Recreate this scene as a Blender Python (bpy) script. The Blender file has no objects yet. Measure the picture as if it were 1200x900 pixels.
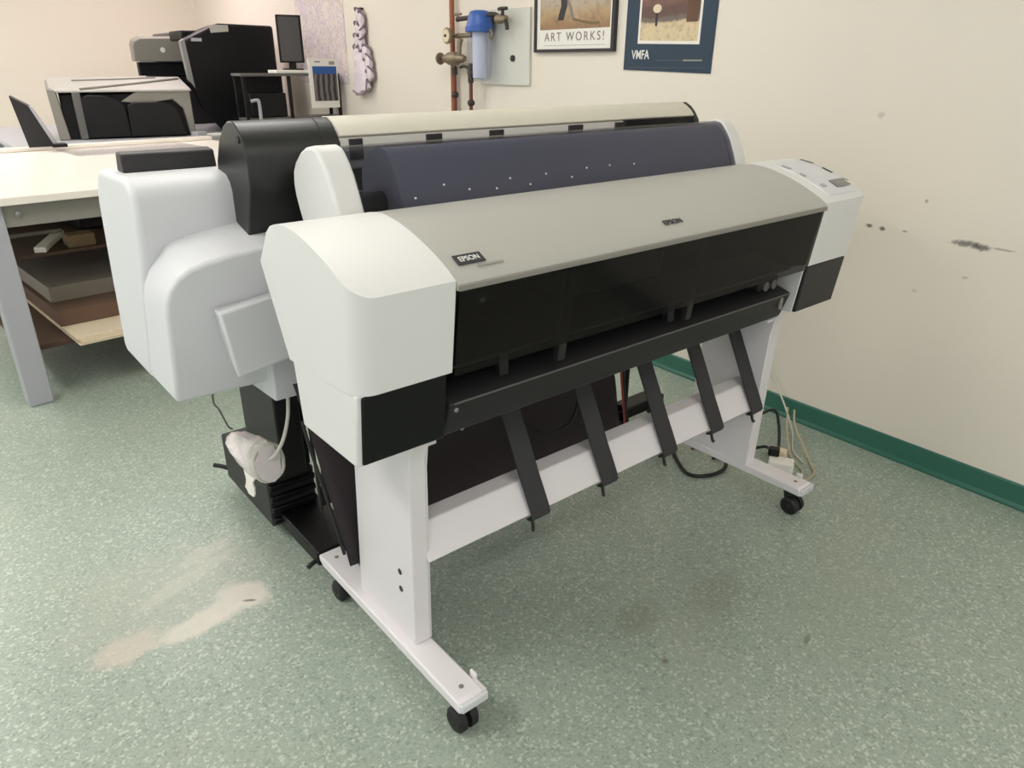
import bpy, bmesh, math, random
from mathutils import Vector, Matrix, noise
random.seed(7)
S = bpy.context.scene
COL = S.collection

# ------------------------------------------------------------------ camera
R_ = Vector((0.77190, -0.63573, 0.00388)); F_ = Vector((0.58306, 0.70470, -0.40424))
F_.normalize(); R_ = (R_ - F_*R_.dot(F_)).normalized(); U_ = R_.cross(F_)
camd = bpy.data.cameras.new('camera'); cam = bpy.data.objects.new('camera', camd); COL.objects.link(cam)
cam.matrix_world = Matrix(((R_.x, U_.x, -F_.x, -0.6481), (R_.y, U_.y, -F_.y, -0.9586), (R_.z, U_.z, -F_.z, 1.3918), (0, 0, 0, 1)))
camd.sensor_width = 36; camd.lens = 25.372; camd.clip_start = 0.02; camd.clip_end = 60
S.camera = cam

# ------------------------------------------------------------------ light and exposure
S.view_settings.view_transform = 'Standard'; S.view_settings.look = 'None'
S.view_settings.gamma = 1; S.view_settings.use_curve_mapping = False
S.view_settings.exposure = 0.75
w = bpy.data.worlds.new('room_ambient'); S.world = w; w.use_nodes = True
w.node_tree.nodes['Background'].inputs[0].default_value = (.97, .98, 1, 1)
w.node_tree.nodes['Background'].inputs[1].default_value = 0.62
LIGHTS = [  # x, y, sx, sy, strength
    (-1.7, 0.9, 0.6, 1.2, 10.0), (-1.7, 3.6, 0.6, 1.2, 11.0), (0.55, 1.5, 0.6, 1.2, 6.0),
    (0.3, 4.4, 0.6, 1.2, 6.5), (-1.6, 6.3, 0.6, 1.2, 19.0), (1.3, 6.2, 0.6, 1.2, 7.0),
    (-1.7, -1.9, 0.6, 1.2, 7.0), (0.6, -1.6, 0.6, 1.2, 4.0)]
CEIL = 2.75

# ------------------------------------------------------------------ materials
def lin(c):
    return tuple(((v/255)/12.92 if v/255 <= .04045 else ((v/255+.055)/1.055)**2.4) for v in c) + (1,)
def mat(name, rgb, rough=.5, metal=0., spec=.5, bump=0., bscale=300, vary=0., vscale=4, trans=0, coat=0):
    m = bpy.data.materials.new(name); m.use_nodes = True
    nt = m.node_tree; b = nt.nodes['Principled BSDF']
    b.inputs['Base Color'].default_value = lin(rgb); b.inputs['Roughness'].default_value = rough
    b.inputs['Metallic'].default_value = metal; b.inputs['Specular IOR Level'].default_value = spec
    if coat: b.inputs['Coat Weight'].default_value = coat
    tc = nt.nodes.new('ShaderNodeTexCoord')
    if vary:
        n = nt.nodes.new('ShaderNodeTexNoise'); n.inputs['Scale'].default_value = vscale; n.inputs['Detail'].default_value = 6
        nt.links.new(tc.outputs['Object'], n.inputs['Vector'])
        mx = nt.nodes.new('ShaderNodeMix'); mx.data_type = 'RGBA'
        c = lin(rgb); mx.inputs[6].default_value = tuple(v*(1-vary) for v in c[:3])+(1,); mx.inputs[7].default_value = tuple(min(1, v*(1+vary)) for v in c[:3])+(1,)
        nt.links.new(n.outputs['Fac'], mx.inputs[0]); nt.links.new(mx.outputs[2], b.inputs['Base Color'])
    if bump:
        n2 = nt.nodes.new('ShaderNodeTexNoise'); n2.inputs['Scale'].default_value = bscale; n2.inputs['Detail'].default_value = 3
        nt.links.new(tc.outputs['Object'], n2.inputs['Vector'])
        bp = nt.nodes.new('ShaderNodeBump'); bp.inputs['Strength'].default_value = bump; bp.inputs['Distance'].default_value = .002
        nt.links.new(n2.outputs['Fac'], bp.inputs['Height']); nt.links.new(bp.outputs['Normal'], b.inputs['Normal'])
    return m
def smoked(name, rgb, refl=.5, rough=.08, haze=0., hcol=(80, 80, 90)):
    m = bpy.data.materials.new(name); m.use_nodes = True; nt = m.node_tree; nt.nodes.clear()
    o = nt.nodes.new('ShaderNodeOutputMaterial'); t = nt.nodes.new('ShaderNodeBsdfTransparent'); g = nt.nodes.new('ShaderNodeBsdfGlossy')
    fr = nt.nodes.new('ShaderNodeFresnel'); fr.inputs['IOR'].default_value = 1.46
    mu = nt.nodes.new('ShaderNodeMath'); mu.operation = 'MULTIPLY'; mu.inputs[1].default_value = refl; ge = nt.nodes.new('ShaderNodeNewGeometry'); iv = nt.nodes.new('ShaderNodeMath'); iv.operation = 'SUBTRACT'; iv.inputs[0].default_value = 1; m2 = nt.nodes.new('ShaderNodeMath'); m2.operation = 'MULTIPLY'
    mx = nt.nodes.new('ShaderNodeMixShader'); t.inputs[0].default_value = tuple(rgb)+(1,); g.inputs['Roughness'].default_value = rough
    last = mx.outputs[0]
    if haze:
        df = nt.nodes.new('ShaderNodeBsdfDiffuse'); df.inputs[0].default_value = lin(hcol); mh = nt.nodes.new('ShaderNodeMixShader'); mh.inputs[0].default_value = haze
        nt.links.new(t.outputs[0], mh.inputs[1]); nt.links.new(df.outputs[0], mh.inputs[2]); tout = mh.outputs[0]
    else: tout = t.outputs[0]
    nt.links.new(fr.outputs[0], mu.inputs[0]); nt.links.new(ge.outputs['Backfacing'], iv.inputs[1]); nt.links.new(mu.outputs[0], m2.inputs[0]); nt.links.new(iv.outputs[0], m2.inputs[1]); nt.links.new(m2.outputs[0], mx.inputs[0]); nt.links.new(tout, mx.inputs[1]); nt.links.new(g.outputs[0], mx.inputs[2]); nt.links.new(mx.outputs[0], o.inputs[0])
    return m
def emit(name, rgb, s):
    m = bpy.data.materials.new(name); m.use_nodes = True; nt = m.node_tree; nt.nodes.clear()
    o = nt.nodes.new('ShaderNodeOutputMaterial'); e = nt.nodes.new('ShaderNodeEmission'); e.inputs[0].default_value = tuple(rgb)+(1,); e.inputs[1].default_value = s
    nt.links.new(e.outputs[0], o.inputs[0]); return m

M = dict(
    white=mat('white_printer_plastic', (218, 217, 214), .45, bump=.05, bscale=900),
    white2=mat('pale_grey_printer_plastic', (211, 211, 213), .5, bump=.05, bscale=900),
    leg=mat('white_painted_steel', (226, 221, 222), .42, bump=.03),
    silver=mat('silver_grey_plastic', (172, 170, 163), .40, metal=.0, bump=.04, bscale=1200),
    silver2=mat('pale_silver_plastic', (204, 199, 184), .4, bump=.04, bscale=1200),
    black=mat('black_plastic', (10, 10, 12), .45, spec=.3, bump=.05, bscale=800),
    blackm=mat('matte_black_plastic', (30, 29, 29), .5, bump=.1, bscale=700),
    dark=mat('charcoal_plastic', (38, 37, 38), .5, spec=.35, bump=.06),
    deep=mat('deep_black_interior', (11, 12, 15), .55, spec=.3, bump=.03),
    strap=mat('black_webbing', (50, 49, 50), .7, bump=.5, bscale=900),
    fabric=mat('dark_brown_fabric', (46, 36, 40), .8, bump=.4, bscale=600, vary=.15, vscale=6),
    fabric2=mat('black_fabric', (36, 33, 35), .75, bump=.4, bscale=500),
    rubber=mat('black_rubber', (20, 20, 20), .55, bump=.1),
    metal=mat('grey_metal', (150, 150, 150), .35, metal=.8, bump=.03),
    greyp=mat('grey_panel_plastic', (132, 128, 120), .5, bump=.05),
    greyd=mat('dark_grey_panel', (92, 90, 88), .5, bump=.05),
    greyl=mat('light_grey_paint', (168, 168, 173), .45, bump=.04),
    apron=mat('grey_table_apron', (136, 132, 124), .55, bump=.05),
    top=mat('white_laminate', (236, 228, 218), .3, bump=.02),
    paper=mat('white_paper', (232, 228, 220), .8, bump=.1, bscale=200),
    cream=mat('cream_paper', (222, 205, 178), .85, bump=.1),
    card=mat('brown_cardboard', (104, 80, 64), .9, bump=.2, vary=.15),
    greycard=mat('grey_board', (138, 128, 116), .9, bump=.2, vary=.12),
    darkcard=mat('dark_brown_board', (82, 62, 48), .9, bump=.2, vary=.2),
    wood=mat('wood_block', (118, 98, 68), .7, bump=.2, vary=.15, vscale=20),
    copper=mat('aged_copper', (150, 92, 66), .45, metal=.55, vary=.3, vscale=25, bump=.1),
    rust=mat('dark_copper', (112, 66, 52), .5, metal=.4, vary=.3, vscale=25, bump=.1),
    brass=mat('tarnished_brass', (138, 124, 104), .45, metal=.55, vary=.3, vscale=30, bump=.2),
    iron=mat('dark_iron', (66, 60, 56), .5, metal=.5, bump=.2),
    bluecap=mat('blue_plastic', (52, 92, 168), .4, bump=.05),
    cartridge=mat('pale_filter_cartridge', (204, 204, 212), .8, bump=.3, bscale=200),
    board=mat('grey_white_board', (206, 206, 196), .6, vary=.06, vscale=8, bump=.05),
    navy=mat('navy_poster_paper', (24, 50, 70), .5, vary=.08, vscale=8, bump=.02),
    bluep=mat('blue_print', (38, 84, 150), .55, vary=.1, vscale=20),
    film=mat('clear_film_bag', (228, 218, 216), .25, bump=1., bscale=60, vary=.12, vscale=30),
    cablew=mat('white_cable', (205, 202, 190), .5, bump=.05), cablet=mat('tan_cable', (186, 172, 140), .5, bump=.05),
    cableb=mat('black_cable', (18, 18, 18), .5, bump=.05), cabler=mat('red_cable', (150, 46, 46), .5, bump=.05),
    screen=mat('dark_screen', (70, 66, 64), .25, bump=.02),
    lcd=mat('grey_lcd', (116, 116, 112), .3, bump=.02),
    green=mat('dark_green_vinyl', (50, 104, 88), .35, bump=.06, bscale=60, vary=.06, vscale=6),
    ink=mat('dark_print', (44, 42, 44), .6, bump=.02), inkgrey=mat('grey_print', (150, 146, 138), .6, bump=.02), inkw=mat('white_print', (225, 225, 220), .6, bump=.02),
    inkt=mat('slate_print', (126, 118, 114), .6, bump=.02),
    ceil=mat('white_ceiling_tile', (235, 233, 226), .9, bump=.4, bscale=60),
    glass=smoked('smoked_window', (.52, .51, .51), .5, .12, .045, (92, 82, 78)),
    cover=smoked('smoked_roll_cover', (.66, .66, .70), .7, .2, .015, (110, 110, 120)),
    filt=smoked('clear_filter_bowl', (.88, .90, .97), .9, .05),
    tint=smoked('clear_plastic_sheet', (.93, .93, .94), .5, .12),
)

# ------------------------------------------------------------------ helpers
def tag(o, label=None, cat=None, group=None, kind=None):
    if label: o['label'] = label
    if cat: o['category'] = cat
    if group: o['group'] = group
    if kind: o['kind'] = kind
    return o
def thing(name, label, cat, loc=(0, 0, 0), group=None):
    o = bpy.data.objects.new(name, None); o.empty_display_size = .05; o.location = loc; COL.objects.link(o)
    return tag(o, label, cat, group)
def link(name, bm, m, parent=None, bevel=0., seg=2, smooth=True, ang=35, solid=0., subs=0, recalc=True):
    if recalc: bmesh.ops.recalc_face_normals(bm, faces=bm.faces)
    me = bpy.data.meshes.new(name); bm.to_mesh(me); bm.free()
    o = bpy.data.objects.new(name, me); COL.objects.link(o)
    for k in (m if isinstance(m, (list, tuple)) else [m]): me.materials.append(k)
    if smooth:
        for p in me.polygons: p.use_smooth = True
        me.set_sharp_from_angle(angle=math.radians(ang))
    if solid:
        s = o.modifiers.new('solid', 'SOLIDIFY'); s.thickness = solid; s.offset = 0
    if bevel:
        b = o.modifiers.new('bevel', 'BEVEL'); b.width = bevel; b.segments = seg; b.limit_method = 'ANGLE'; b.angle_limit = math.radians(32); b.harden_normals = False
    if subs:
        s = o.modifiers.new('subsurf', 'SUBSURF'); s.levels = subs; s.render_levels = subs
    if parent is not None:
        o.parent = parent
        def world(q): return q.matrix_basis.copy() if q.parent is None else world(q.parent) @ q.matrix_parent_inverse @ q.matrix_basis
        pw = world(parent)
        o.matrix_parent_inverse = pw.inverted()
    return o
def box(bm, x0, x1, y0, y1, z0, z1, mi=0):
    vs = [bm.verts.new(p) for p in ((x0,y0,z0),(x1,y0,z0),(x1,y1,z0),(x0,y1,z0),(x0,y0,z1),(x1,y0,z1),(x1,y1,z1),(x0,y1,z1))]
    for f in ((0,3,2,1),(4,5,6,7),(0,1,5,4),(1,2,6,5),(2,3,7,6),(3,0,4,7)):
        bm.faces.new([vs[i] for i in f]).material_index = mi
    return bm
def B(*a):
    bm = bmesh.new(); box(bm, *a); return bm
def prism(prof, x0, x1, bm=None):   # profile in (y, z), extruded along x
    bm = bm or bmesh.new()
    a = [bm.verts.new((x0, y, z)) for y, z in prof]; b = [bm.verts.new((x1, y, z)) for y, z in prof]
    n = len(prof); bm.faces.new(a); bm.faces.new(list(reversed(b)))
    for i in range(n): bm.faces.new([a[i], b[i], b[(i+1) % n], a[(i+1) % n]])
    return bm
def loft(rings, bm=None, cap=True):
    bm = bm or bmesh.new(); vr = [[bm.verts.new(p) for p in r] for r in rings]; n = len(rings[0])
    for a, b in zip(vr, vr[1:]):
        for i in range(n): bm.faces.new([a[i], a[(i+1) % n], b[(i+1) % n], b[i]])
    if cap: bm.faces.new(vr[0]); bm.faces.new(list(reversed(vr[-1])))
    return bm
def cyl(p0, p1, r0, r1=None, n=20, bm=None):
    bm = bm or bmesh.new(); p0 = Vector(p0); p1 = Vector(p1); r1 = r0 if r1 is None else r1
    d = (p1-p0).normalized(); u = d.orthogonal().normalized(); v = d.cross(u)
    return loft([[p + (u*math.cos(2*math.pi*i/n) + v*math.sin(2*math.pi*i/n))*r for i in range(n)] for p, r in ((p0, r0), (p1, r1))], bm)
def lathe(axis0, d, prof, n=24, bm=None):   # prof of (t, r) along d
    bm = bm or bmesh.new(); p = Vector(axis0); d = Vector(d).normalized(); u = d.orthogonal().normalized(); v = d.cross(u)
    return loft([[p + d*t + (u*math.cos(2*math.pi*i/n) + v*math.sin(2*math.pi*i/n))*r for i in range(n)] for t, r in prof], bm)
def catmull(pts, k=8):
    P = [Vector(p) for p in pts]; P = [P[0]*2-P[1]] + P + [P[-1]*2-P[-2]]; out = []
    for i in range(1, len(P)-2):
        for j in range(k):
            t = j/k; a, b, c, d = P[i-1:i+3]
            out.append(.5*((2*b) + (c-a)*t + (2*a-5*b+4*c-d)*t*t + (3*b-a-3*c+d)*t**3))
    out.append(P[-2]); return out
def tube(pts, r, n=8, k=8, bm=None):
    bm = bm or bmesh.new(); c = catmull(pts, k); rings = []; up = None
    for i, p in enumerate(c):
        d = (c[min(i+1, len(c)-1)] - c[max(i-1, 0)]).normalized()
        if up is None: up = d.orthogonal().normalized()
        up = (up - d*up.dot(d)).normalized(); v = d.cross(up)
        rings.append([p + (up*math.cos(2*math.pi*j/n) + v*math.sin(2*math.pi*j/n))*r for j in range(n)])
    return loft(rings, bm)
def ribbon(pts, x0, x1, th=.003):   # pts in (y, z), strip between x0 and x1
    out = []; n = len(pts)
    P = [Vector((0, y, z)) for y, z in pts]
    nr = []
    for i in range(n):
        d = (P[min(i+1, n-1)]-P[max(i-1, 0)]).normalized(); nr.append(Vector((0, -d.z, d.y)))
    a = [P[i]+nr[i]*th/2 for i in range(n)] + [P[i]-nr[i]*th/2 for i in reversed(range(n))]
    return prism([(q.y, q.z) for q in a], x0, x1)
def text(name, body, size, mtx, m, parent, depth=.0006, spacing=1.0, bold=0., xs=1.):
    c = bpy.data.curves.new(name, 'FONT'); c.body = body; c.size = size; c.align_x = 'CENTER'; c.align_y = 'CENTER'; c.extrude = depth; c.space_character = spacing; c.offset = bold
    t = bpy.data.objects.new('tmp_text', c); COL.objects.link(t)
    dg = bpy.context.evaluated_depsgraph_get(); me = bpy.data.meshes.new_from_object(t.evaluated_get(dg))
    bpy.data.objects.remove(t); me.transform(mtx @ Matrix.Diagonal((xs, 1, 1, 1)))
    bm = bmesh.new(); bm.from_mesh(me)
    return link(name, bm, m, parent, smooth=False, recalc=False)
def frame_mtx(o, x, y):   # local x -> x, local y -> y
    x = Vector(x).normalized(); y = Vector(y); y = (y - x*y.dot(x)).normalized(); z = x.cross(y); o = Vector(o)
    return Matrix(((x.x, y.x, z.x, o.x), (x.y, y.y, z.y, o.y), (x.z, y.z, z.z, o.z), (0, 0, 0, 1)))
def plate(o, x, y, w_, h_, th=.001):  # thin plate centred at o, thickness along x cross y
    m = frame_mtx(o, x, y); bm = B(-w_/2, w_/2, -h_/2, h_/2, 0, th); bm.transform(m); return bm

# ------------------------------------------------------------------ setting
WX, WK = 2.0494, .023
WT = Vector((WK, 1, 0)).normalized(); WN = Vector((-WT.y, WT.x, 0))     # along the wall, into the room
def WP(s, z, off=0.): return Vector((WX, 0, 0)) + WT*s + WN*off + Vector((0, 0, z))
XL, YF, YB = -4.2, -4.0, 7.83

def noise_node(nt, scale, detail=4, rough=.5, vec=None):
    n = nt.nodes.new('ShaderNodeTexNoise'); n.inputs['Scale'].default_value = scale; n.inputs['Detail'].default_value = detail; n.inputs['Roughness'].default_value = rough
    if vec: nt.links.new(vec, n.inputs['Vector'])
    return n
def math_node(nt, op, a, b=None, clamp=False):
    m = nt.nodes.new('ShaderNodeMath'); m.operation = op; m.use_clamp = clamp
    for i, v in enumerate((a, b)):
        if v is None: continue
        if isinstance(v, (int, float)): m.inputs[i].default_value = v
        else: nt.links.new(v, m.inputs[i])
    return m.outputs[0]
def mixc(nt, fac, a, b):
    m = nt.nodes.new('ShaderNodeMix'); m.data_type = 'RGBA'
    for s, v in ((0, fac), (6, a), (7, b)):
        if isinstance(v, (tuple, float, int)): m.inputs[s].default_value = v
        else: nt.links.new(v, m.inputs[s])
    return m.outputs[2]
def ramp(nt, v, a, b):
    m = nt.nodes.new('ShaderNodeMapRange'); m.interpolation_type = 'SMOOTHSTEP'; nt.links.new(v, m.inputs[0]); m.inputs[1].default_value = a; m.inputs[2].default_value = b; return m.outputs[0]
def ellipse(nt, sep, wob, cx, cy, ax, ay, ang=0., ix=0, iy=1, wamp=.3, soft=.5):
    # soft-edged ellipse mask from position components, edge broken by noise
    dx = math_node(nt, 'SUBTRACT', sep.outputs[ix], cx); dy = math_node(nt, 'SUBTRACT', sep.outputs[iy], cy)
    c, s = math.cos(ang), math.sin(ang)
    u = math_node(nt, 'ADD', math_node(nt, 'MULTIPLY', dx, c/ax), math_node(nt, 'MULTIPLY', dy, s/ax))
    v = math_node(nt, 'ADD', math_node(nt, 'MULTIPLY', dx, -s/ay), math_node(nt, 'MULTIPLY', dy, c/ay))
    r = math_node(nt, 'SQRT', math_node(nt, 'ADD', math_node(nt, 'MULTIPLY', u, u), math_node(nt, 'MULTIPLY', v, v)))
    r = math_node(nt, 'ADD', r, math_node(nt, 'MULTIPLY', math_node(nt, 'SUBTRACT', wob, .5), wamp*2))
    return math_node(nt, 'SUBTRACT', 1., ramp(nt, r, 1-soft, 1+soft*.3))

# floor: speckled grey green vinyl tile
fm = bpy.data.materials.new('speckled_green_vinyl'); fm.use_nodes = True; nt = fm.node_tree; bs = nt.nodes['Principled BSDF']
geo = nt.nodes.new('ShaderNodeNewGeometry'); sep = nt.nodes.new('ShaderNodeSeparateXYZ'); nt.links.new(geo.outputs['Position'], sep.inputs[0])
pos = geo.outputs['Position']
def chips(scale):
    v_ = nt.nodes.new('ShaderNodeTexVoronoi'); v_.inputs['Scale'].default_value = scale; wn = noise_node(nt, scale*.7, 2, .5, pos)
    ad = nt.nodes.new('ShaderNodeMixRGB'); ad.blend_type = 'ADD'; ad.inputs[0].default_value = .012; nt.links.new(pos, ad.inputs[1]); nt.links.new(wn.outputs['Color'], ad.inputs[2]); nt.links.new(ad.outputs[0], v_.inputs['Vector'])
    sc_ = nt.nodes.new('ShaderNodeSeparateColor'); nt.links.new(v_.outputs['Color'], sc_.inputs[0]); return sc_
n1 = chips(210); n2 = chips(150); n3 = noise_node(nt, 2.2, 5, .6, pos); n4 = noise_node(nt, 14, 4, .6, pos)
c = mixc(nt, n1.outputs[0], lin((143, 155, 143)), lin((162, 174, 160)))
c = mixc(nt, math_node(nt, 'MULTIPLY', ramp(nt, n2.outputs[0], .84, .90), .6), c, lin((200, 208, 194)))
c = mixc(nt, math_node(nt, 'MULTIPLY', math_node(nt, 'SUBTRACT', 1., ramp(nt, n2.outputs[1], .08, .14)), .45), c, lin((112, 126, 113)))
c = mixc(nt, math_node(nt, 'MULTIPLY', ramp(nt, n3.outputs['Fac'], .5, .75), .28), c, lin((176, 176, 158)))
# tile joints, 305 mm
def joint(ch, off):
    f = math_node(nt, 'FRACT', math_node(nt, 'DIVIDE', math_node(nt, 'ADD', sep.outputs[ch], off), .305))
    return math_node(nt, 'LESS_THAN', math_node(nt, 'ABSOLUTE', math_node(nt, 'SUBTRACT', f, .5)), .0035)
c = mixc(nt, math_node(nt, 'MULTIPLY', math_node(nt, 'MAXIMUM', joint(0, 10.1), joint(1, 10.05)), .22), c, lin((88, 104, 92)))
# whitish worn patch on the left, and small dark drips
wob = noise_node(nt, 9, 6, .65, pos).outputs['Fac']; wob2 = noise_node(nt, 26, 5, .7, pos).outputs['Fac']
for a in [(-.30, .765, .165, .055, .12, (216, 208, 196), .9), (-.195, .80, .07, .085, .5, (216, 209, 198), .95), (-.50, .775, .10, .06, .1, (204, 190, 176), .7),
          (-.30, .97, .20, .035, .35, (198, 196, 182), .45), (-.20, 1.07, .12, .04, .3, (198, 196, 182), .45), (-.33, .93, .30, .26, .3, (176, 176, 160), .4)]:
    k = ellipse(nt, sep, wob, a[0], a[1], a[2], a[3], a[4], wamp=.8, soft=.5)
    k = math_node(nt, 'MULTIPLY', k, math_node(nt, 'MULTIPLY', ramp(nt, wob2, .12, .48), a[6]))
    c = mixc(nt, k, c, lin(a[5]))
for a in [(-.185, .765, .022, .006, -.6, (70, 70, 62), .8), (.62, .02, .09, .06, .2, (120, 118, 98), .35), (.86, -.06, .14, .08, .2, (126, 126, 106), .3), (.90, -.32, .03, .008, .3, (90, 80, 66), .6), (.55, -.13, .012, .01, .3, (110, 100, 84), .7), (1.1, -.3, .3, .2, .3, (150, 160, 140), .3)]:
    k = ellipse(nt, sep, wob2, a[0], a[1], a[2], a[3], a[4], wamp=.5, soft=.6)
    c = mixc(nt, math_node(nt, 'MULTIPLY', k, a[6]), c, lin(a[5]))
nt.links.new(c, bs.inputs['Base Color'])
rr = nt.nodes.new('ShaderNodeMapRange'); nt.links.new(n3.outputs['Fac'], rr.inputs[0]); rr.inputs[3].default_value = .24; rr.inputs[4].default_value = .42
nt.links.new(rr.outputs[0], bs.inputs['Roughness']); bs.inputs['Specular IOR Level'].default_value = .45
bp = nt.nodes.new('ShaderNodeBump'); bp.inputs['Strength'].default_value = .08; bp.inputs['Distance'].default_value = .004
nt.links.new(n4.outputs['Fac'], bp.inputs['Height']); nt.links.new(bp.outputs[0], bs.inputs['Normal'])
tag(link('floor', B(XL, 2.9, YF, YB+.3, -.1, 0), fm, smooth=False), kind='structure')

# right wall: cream paint with scuffs
wm = bpy.data.materials.new('scuffed_cream_paint'); wm.use_nodes = True; nt = wm.node_tree; bs = nt.nodes['Principled BSDF']
geo = nt.nodes.new('ShaderNodeNewGeometry'); sep = nt.nodes.new('ShaderNodeSeparateXYZ'); pos = geo.outputs['Position']; nt.links.new(pos, sep.inputs[0])
n = noise_node(nt, 1.3, 5, .5, pos)
c = mixc(nt, n.outputs['Fac'], lin((224, 216, 202)), lin((231, 223, 210)))
wob = noise_node(nt, 60, 5, .7, pos).outputs['Fac']
# marks given in (s, z)
for a in [(.256, .859, .016, .008, (78, 74, 70), .9), (.207, .855, .014, .008, (82, 76, 72), .85), (.128, .859, .014, .005, (120, 112, 104), .7),
          (-.075, .852, .055, .012, (112, 106, 100), .9), (-.125, .848, .03, .013, (90, 84, 80), .85), (-.185, .852, .045, .004, (120, 112, 104), .6),
          (.078, .97, .006, .007, (140, 130, 118), .7), (.292, 1.237, .014, .012, (178, 174, 158), .6), (-.10, .74, .012, .006, (150, 140, 128), .5), (.05, .66, .01, .008, (172, 164, 152), .5)]:
    k = ellipse(nt, sep, wob, a[0], a[1], a[2], a[3], 0, 1, 2, wamp=.9, soft=.7)
    c = mixc(nt, math_node(nt, 'MULTIPLY', k, a[5]), c, lin(a[4]))
nt.links.new(c, bs.inputs['Base Color']); bs.inputs['Roughness'].default_value = .55
nb = noise_node(nt, 240, 3, .5, pos); bp = nt.nodes.new('ShaderNodeBump'); bp.inputs['Strength'].default_value = .1; bp.inputs['Distance'].default_value = .002
nt.links.new(nb.outputs['Fac'], bp.inputs['Height']); nt.links.new(bp.outputs[0], bs.inputs['Normal'])
plain = mat('cream_wall_paint', (230, 222, 207), .6, bump=.1, bscale=240, vary=.02, vscale=1.5)
def wallslab(name, a, b, z0, z1, th, m, off=0):
    bm = bmesh.new(); P = []
    for s, o in ((a, off), (b, off), (b, off-th), (a, off-th)): P.append((s, o))
    loft([[WP(s, z0, o) for s, o in P], [WP(s, z1, o) for s, o in P]], bm)
    return tag(link(name, bm, m, smooth=False), kind='structure')
wallslab('wall_right', YF-.1, YB+.1, 0, CEIL, .12, wm)
bb = bmesh.new(); prof = [(0, 0), (.012, 0), (.012, .008), (.006, .020), (.006, .085), (.003, .091), (0, .091)]
loft([[WP(YF, z, o) for o, z in prof], [WP(YB, z, o) for o, z in prof]], bb)
tag(link('baseboard_right', bb, M['green'], ang=20), kind='structure')
tag(link('wall_back', B(XL, 2.4, YB, YB+.12, 0, CEIL), plain, smooth=False), kind='structure')
tag(link('baseboard_back', B(XL, 2.2, YB-.008, YB, 0, .091), M['green'], bevel=.002), kind='structure')
tag(link('ceiling', B(XL, 2.9, YF, YB+.3, CEIL, CEIL+.1), M['ceil'], smooth=False), kind='structure')
where = ['above the left floor beside the printers', 'above the work table on the left', 'above the two printers', 'above the back of the work table', 'in the far left corner of the room', 'in the far right corner of the room', 'behind the viewer to the left', 'behind the viewer to the right']
for i, (x, y, sx, sy, st) in enumerate(LIGHTS):
    t = thing('ceiling_light', 'recessed fluorescent ceiling panel ' + where[i], 'ceiling light', (x, y, CEIL), 'fluorescent ceiling panels')
    bm = bmesh.new()
    for a in ((x-sx/2-.03, x-sx/2, y-sy/2-.03, y+sy/2+.03), (x+sx/2, x+sx/2+.03, y-sy/2-.03, y+sy/2+.03), (x-sx/2, x+sx/2, y-sy/2-.03, y-sy/2), (x-sx/2, x+sx/2, y+sy/2, y+sy/2+.03)):
        box(bm, *a, CEIL-.02, CEIL)
    link('light_frame', bm, M['greyl'], t)
    link('diffuser', B(x-sx/2, x+sx/2, y-sy/2, y+sy/2, CEIL-.012, CEIL-.001), emit('lamp_diffuser', (1, .975, .935) if i not in (5,) else (1, .80, .84), st), t, smooth=False)

# ------------------------------------------------------------------ front printer
P1 = thing('wide_format_printer', 'white and silver wide printer standing in front, smoked window and black straps below it', 'printer', (.7, .35, 0))
X0, X1, X2, X3 = -.132, .0703, 1.342, 1.568
topc = [(.066, 1.040), (.085, 1.053), (.112, 1.067), (.145, 1.082), (.178, 1.094), (.214, 1.106), (.25, 1.115), (.285, 1.121), (.32, 1.124), (.355, 1.121), (.385, 1.112)]
hous = [(.0879, .856)] + topc + [(.405, 1.098), (.457, 1.031), (.369, .846)]
def topz(y):
    for (a, za), (b, zb) in zip(topc, topc[1:]):
        if a <= y <= b: return za + (zb-za)*(y-a)/(b-a)
    return topc[0][1] if y < topc[0][0] else topc[-1][1]
def housing(name, xa, xb, outer, r):
    # plan corner of radius r at the outer end, crisp edge along the top
    n = 10; xs = [(r*(1-math.cos(math.pi/2*k/n)), r*(1-math.sin(math.pi/2*k/n))) for k in range(n+1)]
    rings = []
    for dx, d in xs + [(abs(xb-xa), 0)]:
        x = outer + dx*(1 if outer == xa else -1); ys = [.066 + d + (.385-.066-d)*i/14 for i in range(15)]
        rings.append([Vector((x, .0879+d, .856))] + [Vector((x, y, topz(y))) for y in ys] + [Vector((x, y, z)) for y, z in ((.405, 1.098), (.457, 1.031), (.369, .846))])
    return link(name, loft(rings), M['white'], P1, bevel=.004, seg=3, ang=30)
lh = housing('left_housing', X0, X1, X0, .042)
low = [(.119, .704), (.100, .857), (.366, .855), (.350, .704)]
link('left_lower_housing', prism(low, X0+.004, X1-.004), M['white'], P1, bevel=.004)
bp_ = [(.094, .854), (.088, .854), (.109, .706), (.128, .700), (.128, .712)]
link('left_ink_door', prism([(.0960, .853), (.1140, .707), (.126, .707), (.122, .853)], X0+.014, X1-.006), M['black'], P1, bevel=.004)
rh = housing('right_housing', X2, X3, X3, .010)
link('right_lower_housing', prism(low, X2+.004, X3-.004), M['white'], P1, bevel=.003)
link('right_ink_door', prism([(.0905, .853), (.1085, .707), (.122, .707), (.122, .853)], X2+.006, X3-.004), M['blackm'], P1, bevel=.004)
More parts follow.
